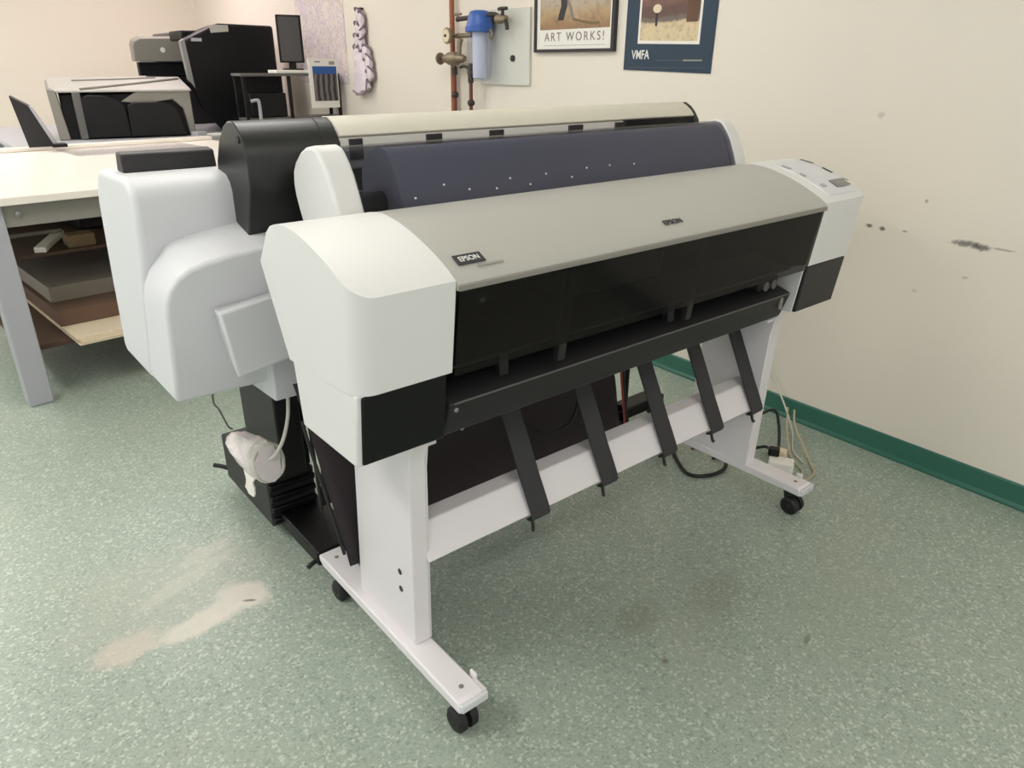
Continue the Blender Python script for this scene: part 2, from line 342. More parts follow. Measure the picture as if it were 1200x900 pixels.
# control panel on the right housing
cp = bmesh.new()
pr = [(y, z+.0035) for y, z in topc[1:8]] + [(y, z-.006) for y, z in reversed(topc[1:8])]
prism(pr, X2+.045, X3-.012, cp)
ctl = link('control_panel', cp, M['white2'], P1, bevel=.003)
def lidpt(y):
    for (a, za), (b, zb) in zip(topc, topc[1:]):
        if a <= y <= b: t = (y-a)/(b-a); return Vector((0, y, za+(zb-za)*t)), Vector((0, b-a, zb-za)).normalized()
    return Vector((0, y, topc[-1][1])), Vector((0, 1, 0))
def onlid(x, y, lift=.0015):
    p, d = lidpt(y); n_ = Vector((0, -d.z, d.y)); return Vector((x, p.y, p.z)) + n_*lift, d
p, d = onlid(1.505, .124, .0045); link('display', plate(p, (1, 0, 0), d, .075, .035), M['lcd'], ctl)
p, d = onlid(1.505, .124, .0052); link('display_text', plate(p, (1, 0, 0), d, .045, .012), M['inkgrey'], ctl)
for (x, y, ww, hh) in ((1.40, .24, .012, .03), (1.40, .185, .012, .02), (1.415, .125, .02, .014)):
    p, d = onlid(x, y, .0045); link('button', plate(p, (1, 0, 0), d, ww, hh, .002), M['greyl'], ctl, bevel=.0008)
p, d = onlid(1.548, .19, .0045); link('vent_slot', plate(p, (1, 0, 0), d, .008, .035), M['ink'], ctl)
p, d = onlid(1.548, .26, .0045); link('vent_slot', plate(p, (1, 0, 0), d, .008, .045), M['greyd'], ctl)
bmr = bmesh.new(); p, d = onlid(1.548, .125, .005)
bmr = tube([p + Vector((math.cos(a)*.012, 0, 0)) + d*math.sin(a)*.014 for a in [i*math.pi/6 for i in range(0, 10)]], .0014, 6, 3); link('dial_ring', bmr, M['greyp'], ctl)
# silver lid
lid = [(.062, 1.022), (.062, 1.034)] + [(y, z-.002) for y, z in topc] + [(.40, 1.104), (.395, 1.09)] + [(y, z-.016) for y, z in reversed(topc)] + [(.080, 1.022)]
LID = link('front_cover', prism(lid, X1+.0006, X2-.0006), M['silver'], P1, bevel=.0015, ang=30)
link('cover_lip', prism([(.0585, 1.021), (.0585, 1.032), (.064, 1.034), (.076, 1.021)], X1+.002, X2-.002), M['greyp'], P1, bevel=.002)
p, d = onlid(.128, .106, .0004); bd = link('name_badge', plate(p, (1, 0, 0), d, .062, .026, .0012), M['ink'], LID)
p, d = onlid(.128, .106, .0018); text('badge_writing', 'EPSON', .018, frame_mtx(p, (1, 0, 0), d), M['inkw'], bd, .0002, 1., .0002, .85)
p, d = onlid(.163, .087, .0004); link('model_line', plate(p, (1, 0, 0), d, .062, .005, .0006), M['inkgrey'], LID)
p, d = onlid(.710, .101, .0006); text('maker_name', 'EPSON', .021, frame_mtx(p, (1, 0, 0), d), M['ink'], LID, .0004, 1., .0006)
# smoked front window
link('front_window', prism([(.068, 1.022), (.0655, 1.022), (.0885, .846), (.091, .846)], X1+.006, X2-.004), M['glass'], P1, smooth=False)
# interior
chs = link('inner_chassis', prism([(.30, 1.085), (.30, .90), (.25, .86), (.25, .80), (.17, .775), (.17, .72), (.45, .72), (.45, .86), (.40, 1.06), (.36, 1.085)], X1+.001, X2-.001), M['deep'], P1, bevel=.003)
link('inner_side', prism([(.30, .79), (.095, .86), (.072, 1.02), (.30, 1.02)], X2-.006, X2-.001), M['dark'], chs)
link('inner_side', prism([(.30, .79), (.095, .86), (.072, 1.02), (.30, 1.02)], X1+.001, X1+.006), M['deep'], chs)
link('carriage_rail', prism([(.20, .985), (.20, .965), (.235, .960), (.235, .990)], X1+.01, X2-.01), M['dark'], chs, bevel=.002)
link('platen', prism([(.135, .845), (.135, .838), (.28, .862), (.28, .872)], X1+.01, X2-.01), M['dark'], chs, bevel=.002)
for x in (.36, .80): link('window_rib', prism([(.080, 1.01), (.076, 1.01), (.104, .80), (.118, .80), (.118, .83)], x, x+.022), M['dark'], chs, bevel=.002)
link('print_carriage', B(.42, .78, .17, .29, .905, .985), M['dark'], chs, bevel=.012)
link('screw_head', cyl((.205, .166, .955), (.205, .172, .955), .006), M['metal'], chs)
for x in (.235, .79): link('guide_pillar', B(x, x+.026, .15, .17, .775, .85), M['dark'], chs, bevel=.003)
link('gear_cover', B(1.20, 1.30, .15, .20, .785, .825), M['dark'], chs, bevel=.008)
for x in (1.225, 1.265): link('gear', cyl((x, .142, .803), (x, .150, .803), .014), M['greyd'], chs)
# paper guide below the window
gd = link('paper_guide', prism([(.116, .772), (.140, .700), (.146, .692), (.158, .692), (.165, .70), (.19, .765), (.25, .785), (.25, .795), (.17, .79), (.122, .776)], X1+.012, X2-.022), M['dark'], P1, bevel=.003)
link('guide_highlight', tube([(X1+.02, .1145, .773), (.5, .1145, .773), (1.0, .1145, .773), (X2-.03, .1145, .773)], .0022, 6, 2), M['greyd'], gd)  # paler grey line standing in for the highlight along the guide's edge
for x, y, z in ((.085, .105, .768), (.13, .151, .695)): link('screw_head', lathe((x, y-.008, z), (0, 1, 0), [(0, .002), (.001, .005), (.004, .005)], 12), M['metal'], gd)
link('guide_latch', B(1.275, 1.288, .118, .126, .728, .765), M['greyp'], gd, bevel=.002)
# belts from the body to the lower bar
for i, x in enumerate((.391, .644, .900, 1.129, 1.357-.012)):
    hw = .030
    link('basket_belt', ribbon([(.352, .72), (.338, .66), (.302, .588), (.262, .512), (.226, .441), (.200, .394), (.183, .362), (.179, .350), (.183, .342), (.200, .338)], x-hw, x+hw, .005), M['strap'], P1)
    bmh = tube([(x-hw+.004, .184, .35), (x-hw, .176, .334), (x-hw-.008, .166, .328), (x-hw-.014, .160, .334)], .0045, 8, 5)
    link('belt_hook', bmh, M['rubber'], P1)
# lower bar
XL0, XL1, XR0, XR1 = 0., .069, 1.380, 1.449
link('cross_bar', prism([(.189, .355), (.233, .424), (.240, .431), (.290, .430), (.294, .425), (.294, .36), (.288, .36), (.286, .422), (.246, .420), (.205, .355)], XL1-.01, XR0+.01), M['leg'], P1, bevel=.003)
# legs, feet, castors
def leg(xa, xb, pa, pb, side):
    ft = link('foot_beam', prism([(0, .088), (0, .108), (.010, .118), (.683, .118), (.683, .100), (.66, .088)], xa, xb), M['leg'], P1, bevel=.005, seg=3)
    for y in (.04, .64): link('bolt_head', lathe(((xa+xb)/2, y, .118), (0, 0, 1), [(0, .006), (.0015, .006), (.002, .003)], 12), M['greyp'], ft)
    po = link('leg_post', prism([(.209, .117), (.480, .117), (.440, .66), (.36, .73), (.16, .73), (.193, .62)], pa, pb), M['leg'], P1, bevel=.004, seg=2)
    link('post_cheek', prism([(.212, .117), (.300, .117), (.290, .60), (.190, .70), (.18, .70), (.196, .60)], pb if side < 0 else pa-.004, pb+.004 if side < 0 else pa), M['leg'], po, bevel=.001)
    for z in (.255, .305):
        x = pa if side < 0 else pb
        link('bolt_hole', lathe((x + (.002 if side < 0 else -.002), .262, z), (-1 if side < 0 else 1, 0, 0), [(0, .008), (.003, .008), (.0031, .004)], 14), M['ink'], po)
    link('levelling_lever', B(xb-.002, xb+.012, .004, .05, .098, .112), M['leg'], ft, bevel=.004)
    link('lever_tip', B(xb+.004, xb+.012, .04, .062, .108, .128), M['leg'], ft, bevel=.003)
    link('end_cap', B(xa+.004, xb+.008, -.006, .006, .090, .113), M['white2'], ft, bevel=.004)
    for y in (.05, .62):
        cx = (xa+xb)/2
        cs = link('castor', lathe((cx, y, .030), (0, 0, 1), [(0, .014), (.03, .020), (.045, .024), (.058, .024)], 20), M['rubber'], P1)
        for s in (-1, 1):
            link('wheel', lathe((cx+s*.006, y-.012, .031), (s, 0, 0), [(0, .031), (.004, .0335*.93), (.016, .031), (.022, .024), (.023, .010), (.018, .008), (.018, .002)], 24), M['rubber'], cs)
        link('wheel_hub', lathe((cx-.030, y-.012, .031), (1, 0, 0), [(0, .006), (.004, .010), (.008, .010)], 14), M['dark'], cs)
leg(XL0, XL1, .0237, .067, -1)
leg(XR0, XR1, 1.384, 1.428, 1)
br = bmesh.new()
for k in range(4): box(br, .066, .094-.004*(k % 2), .19, .212, .652+.011*k, .660+.011*k)
box(br, .060, .088, .20, .23, .650, .698); link('post_bracket', br, M['leg'], P1, bevel=.0015)
br = bmesh.new()
for k in range(3): box(br, 1.345+.004*(k % 2), 1.386, .19, .212, .652+.011*k, .660+.011*k)
box(br, 1.36, 1.39, .20, .23, .650, .698); link('post_bracket', br, M['leg'], P1, bevel=.0015)
# hanging paper basket cloth, slightly sagging
bm = bmesh.new(); nx, nz = 40, 16; g = []
for i in range(nx+1):
    row = []
    for j in range(nz+1):
        t = j/nz; x = -.055 + .055*t + (.955+.075)*i/nx
        y = .565 - .085*t - .012*math.sin(math.pi*t); z = .70 - .50*t
        d = noise.noise(Vector((x*5, t*3, 2)))*.012
        row.append(bm.verts.new((x, y+d, z+d*.5)))
    g.append(row)
for i in range(nx):
    for j in range(nz): bm.faces.new((g[i][j], g[i+1][j], g[i+1][j+1], g[i][j+1]))
link('basket_cloth', bm, M['fabric'], P1, solid=.002)
link('basket_rod', tube([(-.052, .548, .61), (-.046, .535, .54), (-.028, .512, .40), (-.010, .485, .24)], .0045, 8, 4), M['dark'], P1)
link('basket_cord', tube([(.50, .40, .50), (.56, .36, .455), (.66, .36, .455), (.74, .40, .52)], .004, 6, 6), M['cableb'], P1)
# roll cover at the rear top
capp = [(.372, 1.085), (.373, 1.113), (.388, 1.15), (.404, 1.184), (.420, 1.207), (.437, 1.226), (.455, 1.234), (.475, 1.238), (.505, 1.233), (.532, 1.221), (.56, 1.200), (.576, 1.179), (.581, 1.150), (.577, 1.126), (.567, 1.10), (.555, 1.072), (.50, 1.05), (.40, 1.06)]
capi = [(y+.008, z+.003) if y < .45 else (y, z+.003) for y, z in capp]
link('left_roll_cap', prism(capi, .008, .070), M['white'], P1, bevel=.008, seg=3, ang=40)
link('right_roll_cap', prism(capi, 1.352, 1.408), M['white'], P1, bevel=.008, seg=3, ang=40)
roll = [p_ for p_ in capi[1:13]]
bm = bmesh.new(); 
outer = [(y, z-.004) for y, z in roll]
inner = [(y + (.003 if y < .47 else -.003), z-.007) for y, z in reversed(roll)]
prism(outer + inner, .0705, 1.3515, bm)
cov = link('roll_cover', bm, M['cover'], P1, ang=60)
rc = Vector((0, .484, 1.125))
lin_ = []
for y, z in roll:
    v_ = Vector((0, y, z)) - rc; v_ = v_*(1 - .013/v_.length); lin_.append((rc.y+v_.y, rc.z+v_.z))
lin_ = [(lin_[0][0]+.004, 1.04)] + lin_ + [(lin_[-1][0]-.004, 1.04)]
link('paper_roll', prism(lin_, .168, 1.340), mat('grey_blue_roll_paper', (166, 167, 176), .6, bump=.1, bscale=90, vary=.05, vscale=8), P1, ang=50)
link('spindle', cyl((.0705, rc.y, 1.11), (.1685, rc.y, 1.11), .026), M['deep'], P1)
link('roll_tray', prism([(.374, 1.10), (.374, .995), (.588, .995), (.588, 1.12), (.584, 1.12), (.584, 1.0), (.378, 1.0), (.378, 1.10)], .0705, 1.3515), M['deep'], P1)
link('rear_body', prism([(.372, .84), (.405, .99), (.58, .99), (.56, .93), (.47, .84)], .012, 1.40), M['white2'], P1, bevel=.006)
for x, y in ((.275, 1.15), (.195, 1.13), (.463, 1.148), (.577, 1.149), (.718, 1.152), (.803, 1.152), (.897, 1.149), (.417, 1.13), (.52, 1.13), (.34, 1.135), (.66, 1.135)):
    yy = None
    for (a, za), (b, zb) in zip(outer, outer[1:]):
        if za <= y <= zb: yy = a + (b-a)*(y-za)/(zb-za); break
    if yy: link('white_speck', plate((x, yy-.001, y), (1, 0, 0), (0, .35, .94), .005, .004, .0006), M['inkw'], cov)  # small white specks scattered along the front of the cover

# ------------------------------------------------------------------ rear printer (back to back with the front one)
P2 = thing('wide_format_printer', 'second wide printer standing behind, black end cap and pale roll cover, white stepped housing', 'printer', (.6, .95, 0))
xo = -.286
A = [(.895, .667), (.729, 1.048), (.727, 1.128), (.734, 1.148), (.752, 1.163), (.79, 1.170), (.985, 1.168), (1.02, 1.158), (1.045, 1.13), (1.075, 1.085), (1.118, .89), (1.152, .690), (1.135, .667)]
link('side_housing', prism(A, xo, -.035), M['white2'], P2, bevel=.022, seg=4, ang=40)
# stepped inner housing with a rounded sloping top
fo = [(xo, .676), (xo, .80), (xo, .90), (xo+.004, .93), (xo+.014, .958), (xo+.032, .981), (xo+.058, .997), (-.193, 1.007), (-.135, 1.016), (-.067, 1.024), (.04, 1.03), (.04, .668)]
def yf(z):
    return .687 - (.687-.647)*(z-.68)/.145 if z < .825 else .647 - (z-.825)*.22
def yr(z): return .895 - (z-.667)*.44
ra, rb = [], []
for x, z in fo:
    ra.append(Vector((x, yf(z)+.0, z))); top_ = max(0., min(1., (z-.9)/.1)); z2 = z + .052*top_*(1 if x > -.25 else .6); rb.append(Vector((x, yr(z)+.035*top_+.01, z2)))
link('rear_housing', loft([ra, rb]), M['white2'], P2, bevel=.009, seg=3, ang=40)
link('junction_cover', loft([[Vector((x, .57+.01*(x > -.1), z)) for x, z in ((-.196, .905), (-.02, .925), (-.02, .765), (-.176, .748))], [Vector((x, .70, z)) for x, z in ((-.178, .892), (-.0, .91), (-.0, .74), (-.145, .735))]]), M['white2'], P2, bevel=.007, seg=3)
link('lower_bracket', prism([(.650, .745), (.650, .630), (.86, .62), (.86, .745)], -.072, .05), M['white2'], P2, bevel=.006)
link('bracket_slot', prism([(.70, .735), (.70, .722), (.715, .69), (.725, .72)], -.0735, -.071), M['greyd'], P2)
link('control_strip', prism([(.855, 1.168), (.862, 1.208), (.90, 1.212), (.915, 1.168)], -.262, -.058), M['blackm'], P2, bevel=.004)
ecap = [(.670, 1.020), (.773, 1.085), (.807, 1.15), (.800, 1.186), (.770, 1.232), (.728, 1.268), (.700, 1.279), (.674, 1.281), (.652, 1.270), (.633, 1.252), (.616, 1.229), (.609, 1.20), (.612, 1.15)]
link('left_end_cap', prism(ecap, -.075, .146), mat('satin_black_plastic', (26, 26, 26), .38, bump=.06, bscale=900), P2, bevel=.004, seg=3, ang=40)
link('cap_screw', lathe((-.0755, .645, 1.245), (-1, 0, 0), [(0, .008), (.002, .008), (.0022, .004)], 12), M['ink'], P2)
link('cap_seam', prism([(y+(.70-y)*-.012, z+(z-1.18)*.012) for y, z in ecap], .108, .111), M['ink'], P2)
link('right_end_cap', prism(ecap, 1.435, 1.462), M['blackm'], P2, bevel=.008, seg=3, ang=40)
rcov = [(.618, 1.243), (.632, 1.258), (.652, 1.272), (.674, 1.282), (.70, 1.281), (.73, 1.268), (.772, 1.232), (.80, 1.18), (.79, 1.18), (.76, 1.226), (.72, 1.256), (.69, 1.268), (.66, 1.264), (.640, 1.250), (.626, 1.238)]
link('roll_cover', prism(rcov, .147, 1.434), M['silver2'], P2, bevel=.002, ang=50)
link('paper_roll', cyl((.16, .712, 1.18), (1.42, .712, 1.18), .075, n=32), M['deep'], P2)
sb = link('roll_guide_strip', B(.147, 1.09, .618, .628, 1.17, 1.238), M['paper'], P2)
link('roll_guide_gap', B(1.09, 1.434, .624, .634, 1.17, 1.238), M['deep'], P2)
for a, b in ((.168, .202), (.378, .424), (.575, .622), (.860, .916), (1.052, 1.095)):
    link('guide_tab', B(a, b, .6125, .625, 1.19, 1.236), M['ink'], P2, bevel=.002)
link('main_body', prism([(.69, .78), (.68, 1.02), (.76, 1.085), (.80, 1.14), (.98, 1.14), (1.06, .98), (1.08, .78)], -.02, 1.46), M['white2'], P2, bevel=.01)
# black stand
link('stand_column', B(.026, .105, .95, 1.24, .236, .63), M['blackm'], P2, bevel=.006)
link('stand_column_front', B(.06, .13, .98, 1.10, .236, .70), M['black'], P2, bevel=.004)
fb = bmesh.new(); box(fb, -.022, .13, .965, 1.36, .066, .235); fo_ = link('counterweight', fb, M['blackm'], P2, bevel=.006)
for k in range(4): link('ridge', B(-.018, .128, .952, .97, .078+k*.039, .098+k*.039), M['black'], fo_, bevel=.004)
ft2 = link('foot_beam', B(.004, .145, .700, 1.40, .062, .110), M['black'], P2, bevel=.006)
for (x, y) in ((.07, .735), (.05, 1.36)):
    cs = link('castor', lathe((x, y, .03), (0, 0, 1), [(0, .014), (.034, .02)], 16), M['rubber'], P2)
    for s in (-1, 1): link('wheel', lathe((x+s*.006, y, .031), (s, 0, 0), [(0, .031), (.016, .030), (.022, .024), (.023, .008)], 24), M['rubber'], cs)
link('brake_lever', tube([(.04, .735, .06), (.0, .725, .066), (-.022, .722, .058)], .007, 8, 4), M['rubber'], P2)
link('brake_lever', tube([(.03, 1.36, .06), (-.02, 1.39, .09), (-.05, 1.41, .10)], .008, 8, 4), M['rubber'], P2)
bm = bmesh.new(); g = []
for i in range(13):
    row = []
    for j in range(9):
        x = .06 + .9*i/12; t = j/8; row.append(bm.verts.new((x, .78-.06*math.sin(math.pi*t)+noise.noise(Vector((x*6, t*4, 5)))*.012, .70-.50*t)))
    g.append(row)
for i in range(12):
    for j in range(8): bm.faces.new((g[i][j], g[i+1][j], g[i+1][j+1], g[i][j+1]))
link('rear_cloth', bm, M['fabric2'], P2, solid=.002)
link('cloth_rod', tube([(.055, .785, .70), (.055, .77, .45), (.058, .76, .2)], .005, 8, 3), M['dark'], P2)
link('stand_column', cyl((1.475, .86, .10), (1.475, .86, .80), .011), M['black'], P2)
link('foot_beam', B(1.36, 1.66, .80, .88, .05, .10), M['black'], P2, bevel=.006)
link('foot_beam', B(1.36, 1.43, .80, 1.35, .05, .10), M['black'], P2, bevel=.006)
for (x, y) in ((1.395, .82), (1.395, 1.32), (1.64, .84)):
    cs = link('castor', lathe((x, y, .03), (0, 0, 1), [(0, .014), (.024, .02)], 16), M['rubber'], P2)
    for s in (-1, 1): link('wheel', lathe((x+s*.006, y, .029), (s, 0, 0), [(0, .029), (.016, .028), (.022, .02), (.023, .008)], 24), M['rubber'], cs)

# ------------------------------------------------------------------ things at the left foot of the rear printer
bm = bmesh.new(); rings = []; ax0 = Vector((-.088, 1.04, .365)); ax1 = Vector((-.088, .715, .432)); nseg, n = 26, 28
for k in range(nseg+1):
    t = k/nseg; p = ax0.lerp(ax1, t) + Vector((0, 0, -.03*math.sin(math.pi*t)*0)); r = .050*(math.sin(math.pi*min(1, t*1.15+.12)*.5)**.7)*(1 if t < .95 else .93)
    ring = []
    for i in range(n):
        a = 2*math.pi*i/n; q = p + Vector((math.cos(a)*r*.75, 0, math.sin(a)*r*1.25))
        d = noise.noise(Vector((q.x*34, q.y*9, q.z*34)))*.010 + noise.noise(q*80)*.003
        ring.append(q + Vector((math.cos(a), .4*math.sin(5*a), math.sin(a)))*d)
    rings.append(ring)
loft(rings, bm)
bag = thing('cable_bag', 'crumpled clear plastic bag of white cable hanging at the black stand of the rear printer', 'bag', (-.088, .88, .30))
link('film', bm, M['film'], bag, ang=25)
for k in range(4):
    yy = .722+.012*k; zz = .432-.0025*k; a_, b_3 = .040-.003*(k % 2), .056-.004*(k % 3)
    link('cable_coil', tube([Vector((-.088+math.cos(q)*a_, yy+.004*math.sin(3*q), zz+math.sin(q)*b_3)) for q in [i*math.pi/6 for i in range(13)]], .0055, 7, 3), M['cablew'], bag)
fl = bmesh.new(); rings = []
for k in range(10):
    t = k/9; c0 = Vector((-.10, .85+.03*t, .375-.11*t)); wv = .04*(1-.35*t)
    rings.append([c0 + Vector((dx, dy, 0)) + Vector((1, 0, 0))*noise.noise(Vector((t*4, dy*40, 3)))*.01 for dx, dy in ((0, -wv), (-.004, 0), (0, wv), (.004, wv), (.002, 0), (.004, -wv))])
loft(rings, fl); link('paper_slip', fl, M['paper'], bag, ang=25)
link('signal_cable', tube([(-.02, .70, .62), (-.035, .685, .56), (-.06, .68, .50), (-.085, .70, .455), (-.09, .76, .435)], .005, 8, 8), M['cablew'], bag)
link('hanging_cord', tube([(-.17, .80, .665), (-.16, .86, .58), (-.13, .93, .52), (-.10, .98, .44), (-.085, 1.0, .42)], .0025, 6, 8), M['greyd'], bag)

# ------------------------------------------------------------------ work table on the left
ang = math.radians(5); TU = Vector((math.cos(ang), math.sin(ang), 0)); TV = Vector((-math.sin(ang), math.cos(ang), 0)); TO = Vector((-.455, 2.60, 0))
TM = Matrix(((TU.x, TV.x, 0, TO.x), (TU.y, TV.y, 0, TO.y), (0, 0, 1, 0), (0, 0, 0, 1)))
def tb(bm): bm.transform(TM); return bm
def TP(u, v, z): return TM @ Vector((u, v, z))
T = thing('work_table', 'large white topped grey steel work table on the left behind the printers', 'table', TP(.8, .9, 0))
link('table_top', tb(B(-.25, 1.75, -.03, 1.85, .868, .90)), M['top'], T, bevel=.003)
link('rear_rail', tb(B(-.25, 1.75, 1.78, 1.85, .90, .925)), M['top'], T, bevel=.006)
link('apron', tb(B(.0, 1.70, .015, .045, .775, .867)), M['apron'], T, bevel=.003)
link('apron', tb(B(.0, 1.70, 1.72, 1.75, .775, .867)), M['apron'], T, bevel=.003)
link('apron', tb(B(.03, .06, .05, 1.72, .775, .867)), M['apron'], T, bevel=.003)
for u, v in ((0, 0), (1.62, 0), (0, 1.66), (1.62, 1.66)):
    lg = link('leg', tb(B(u, u+.095, v, v+.095, 0, .868)), M['greyl'], T, bevel=.006)
b0 = TP(.15, .012, .825); link('bolt_head', lathe(b0, -TV, [(0, .013), (.004, .013), (.007, .007)], 14), M['metal'], T)
link('shelf', tb(B(.06, 1.66, .42, 1.70, .555, .57)), M['darkcard'], T, bevel=.002)
link('shelf', tb(B(.06, 1.66, .10, 1.70, .215, .235)), M['darkcard'], T, bevel=.002)
def sheet(name, label, cat, u0, u1, v0, v1, z0, z1, m, group=None, rag=0.):
    bm = bmesh.new(); k = max(1, int((z1-z0)/.008)) if rag else 1
    for i in range(k):
        du = random.uniform(-rag, rag); dv = random.uniform(-rag, rag)
        box(bm, u0+du, u1+du, v0+dv, v1+dv, z0+(z1-z0)*i/k, z0+(z1-z0)*(i+.92)/k if rag else z1)
    return tag(link(name, tb(bm), m, bevel=.0015), label, cat, group)
sheet('paper_stack', 'cream paper sheets at the bottom of the stack under the work table', 'paper', .245, 1.25, -.02, .9, .236, .272, M['cream'], None, .012)
sheet('cardboard_sheet', 'reddish brown cardboard sheet lying on the cream paper under the work table', 'cardboard', .23, 1.3, .19, 1.2, .273, .345, M['card'])
sheet('cardboard_sheet', 'wide grey board lying on top of the stack under the work table', 'cardboard', .25, 1.3, .36, 1.35, .346, .42, M['greycard'])
sheet('paper_sheet', 'loose white sheets sticking out of the stack beside the white printer housing', 'paper', .40, .9, -.10, .5, .2355, .2445, M['paper'], None, .003) if False else None
def on_shelf(u, v): return TP(u, v, .571)
t_ = Vector((.72, .69, 0))
bm = plate(Vector((-.15, 3.24, .5715)), (.21, .55, 0), (-.55, .21, 0), .40, .048, .026); tag(link('white_batten', bm, M['paper'], bevel=.002), 'white strip lying askew on the upper shelf under the work table', 'strip')
bm = plate(TP(.33, .74, .598), (1, .1, 0), (-.1, 1, 0), .24, .03, .016); tag(link('grey_bracket', bm, M['greyp'], bevel=.004), 'grey metal bar lying across the white strip on the upper shelf', 'bar')
tag(link('wood_block', tb(B(.40, .52, .44, .54, .571, .63)), M['wood'], bevel=.003), 'small tan wooden block on the upper shelf under the work table', 'block')
tag(link('tool_case', tb(B(.56, 1.0, .85, 1.15, .571, .655)), M['dark'], bevel=.012), 'dark case lying at the back of the shelf under the work table', 'case')
tag(link('dark_box', tb(B(.12, .9, 1.22, 1.6, .571, .70)), M['darkcard'], bevel=.004), 'dark brown box at the very back of the shelf under the work table', 'box')
tag(link('clear_sheet', tb(B(.75, 1.5, 1.30, 1.74, .9005, .9035)), M['tint'], smooth=False), 'clear glossy plastic sheet lying on the work table top near its rear edge', 'sheet')
# leaning dark panel with clip on the rear edge of the table
dp = thing('tilted_tablet', 'thin dark panel leaning at the rear left edge of the white work table', 'tablet', (.06, 4.36, .93))
pa, pb_ = Vector((.145, 4.36, .93)), Vector((-.045, 4.36, 1.19))
axl = (pb_-pa).normalized()
def slab(p, ax, wv, L, W, th):
    ax = Vector(ax).normalized(); wv = Vector(wv).normalized(); nn = ax.cross(wv); bm = B(0, L, -W/2, W/2, 0, th); mt = Matrix(((ax.x, wv.x, nn.x, p.x), (ax.y, wv.y, nn.y, p.y), (ax.z, wv.z, nn.z, p.z), (0, 0, 0, 1))); bm.transform(mt); return bm
quad = [Vector((-.038, 4.36, 1.215)), Vector((.046, 4.36, 1.160)), Vector((.128, 4.36, .955)), Vector((.121, 4.36, .928)), Vector((.0, 4.36, .928))]
link('panel', loft([quad, [q + Vector((.012, .02, .004)) for q in quad]]), M['dark'], dp, smooth=False)
ed_ = [Vector((.046, 4.358, 1.162)), Vector((.066, 4.358, 1.150)), Vector((.160, 4.358, .928)), Vector((.134, 4.358, .928))]
link('panel_edge', loft([ed_, [q + Vector((.004, .03, .003)) for q in ed_]]), M['greyl'], dp, smooth=False)
link('clip', B(.115, .195, 4.30, 4.40, .9255, .945), M['black'], dp, bevel=.004)

# ------------------------------------------------------------------ counter along the back with printers
CO = thing('back_counter', 'long counter behind the work table carrying the small printers', 'counter', (.9, 5.5, 0))
link('counter_top', B(-.05, 1.95, 4.64, 6.45, .885, .915), M['greyl'], CO, bevel=.003)
for x in (.0, 1.80):
    for y in (4.68, 6.33): link('leg', B(x, x+.07, y, y+.07, 0, .885), M['greyl'], CO, bevel=.004)
# wide desktop machine with pale sloping lid
D = thing('flat_lid_plotter', 'low wide grey machine with pale sloping lid and black rounded front panels', 'printer', (.68, 5.2, .915))
link('side_frame', loft([[Vector((.25, 4.88, .917)), Vector((.315, 4.88, .917)), Vector((.285, 4.88, 1.225)), Vector((.235, 4.88, 1.235))], [Vector((.25, 5.42, .917)), Vector((.315, 5.42, .917)), Vector((.285, 5.42, 1.28)), Vector((.235, 5.42, 1.28))]]), M['greyp'], D, bevel=.006)
link('body', prism([(4.93, .917), (4.93, 1.20), (5.42, 1.26), (5.42, .917)], .30, 1.08), M['deep'], D, bevel=.006)
link('front_post', B(.375, .425, 4.88, 4.93, .917, 1.215), M['greyd'], D, bevel=.006)
link('lid', prism([(4.89, 1.212), (4.89, 1.226), (5.42, 1.300), (5.42, 1.282)], .25, 1.12), M['silver'], D, bevel=.004)
link('lid_rail', tube([(.43, 4.90, 1.232), (.78, 5.10, 1.260), (1.10, 5.30, 1.288)], .009, 8, 3), M['greyp'], D)
link('lid_rail', tube([(.40, 5.25, 1.280), (.70, 5.30, 1.287), (.95, 5.36, 1.295)], .006, 8, 3), M['greyp'], D)
def front_panel(name, xz, m, y=4.865, th=.03):
    bm = bmesh.new(); loft([[Vector((x, y, z)) for x, z in xz], [Vector((x, y+th, z)) for x, z in xz]], bm); return link(name, bm, m, D, bevel=.008, seg=3)
front_panel('front_panel', [(.425, .925), (.425, 1.15), (.435, 1.185), (.47, 1.198), (.56, 1.192), (.64, 1.165), (.68, 1.12), (.69, .925)], M['black'])
front_panel('front_panel', [(.685, .925), (.69, 1.13), (.74, 1.148), (.92, 1.145), (.975, 1.13), (1.01, 1.09), (1.05, .925)], M['black'], 4.855)
front_panel('corner_panel', [(.66, 1.15), (.80, 1.13), (.99, 1.16), (1.05, 1.10), (1.07, .925), (1.11, .925), (1.11, 1.22), (.78, 1.225)], M['greyp'], 4.90, .025)
D.rotation_euler = (0, 0, 0)
rot = Matrix.Translation((.25, 4.88, 0)) @ Matrix.Rotation(math.radians(-9), 4, 'Z') @ Matrix.Translation((-.25, -4.88, 0))
D.matrix_world = rot @ Matrix.Translation((.68, 5.2, .915))
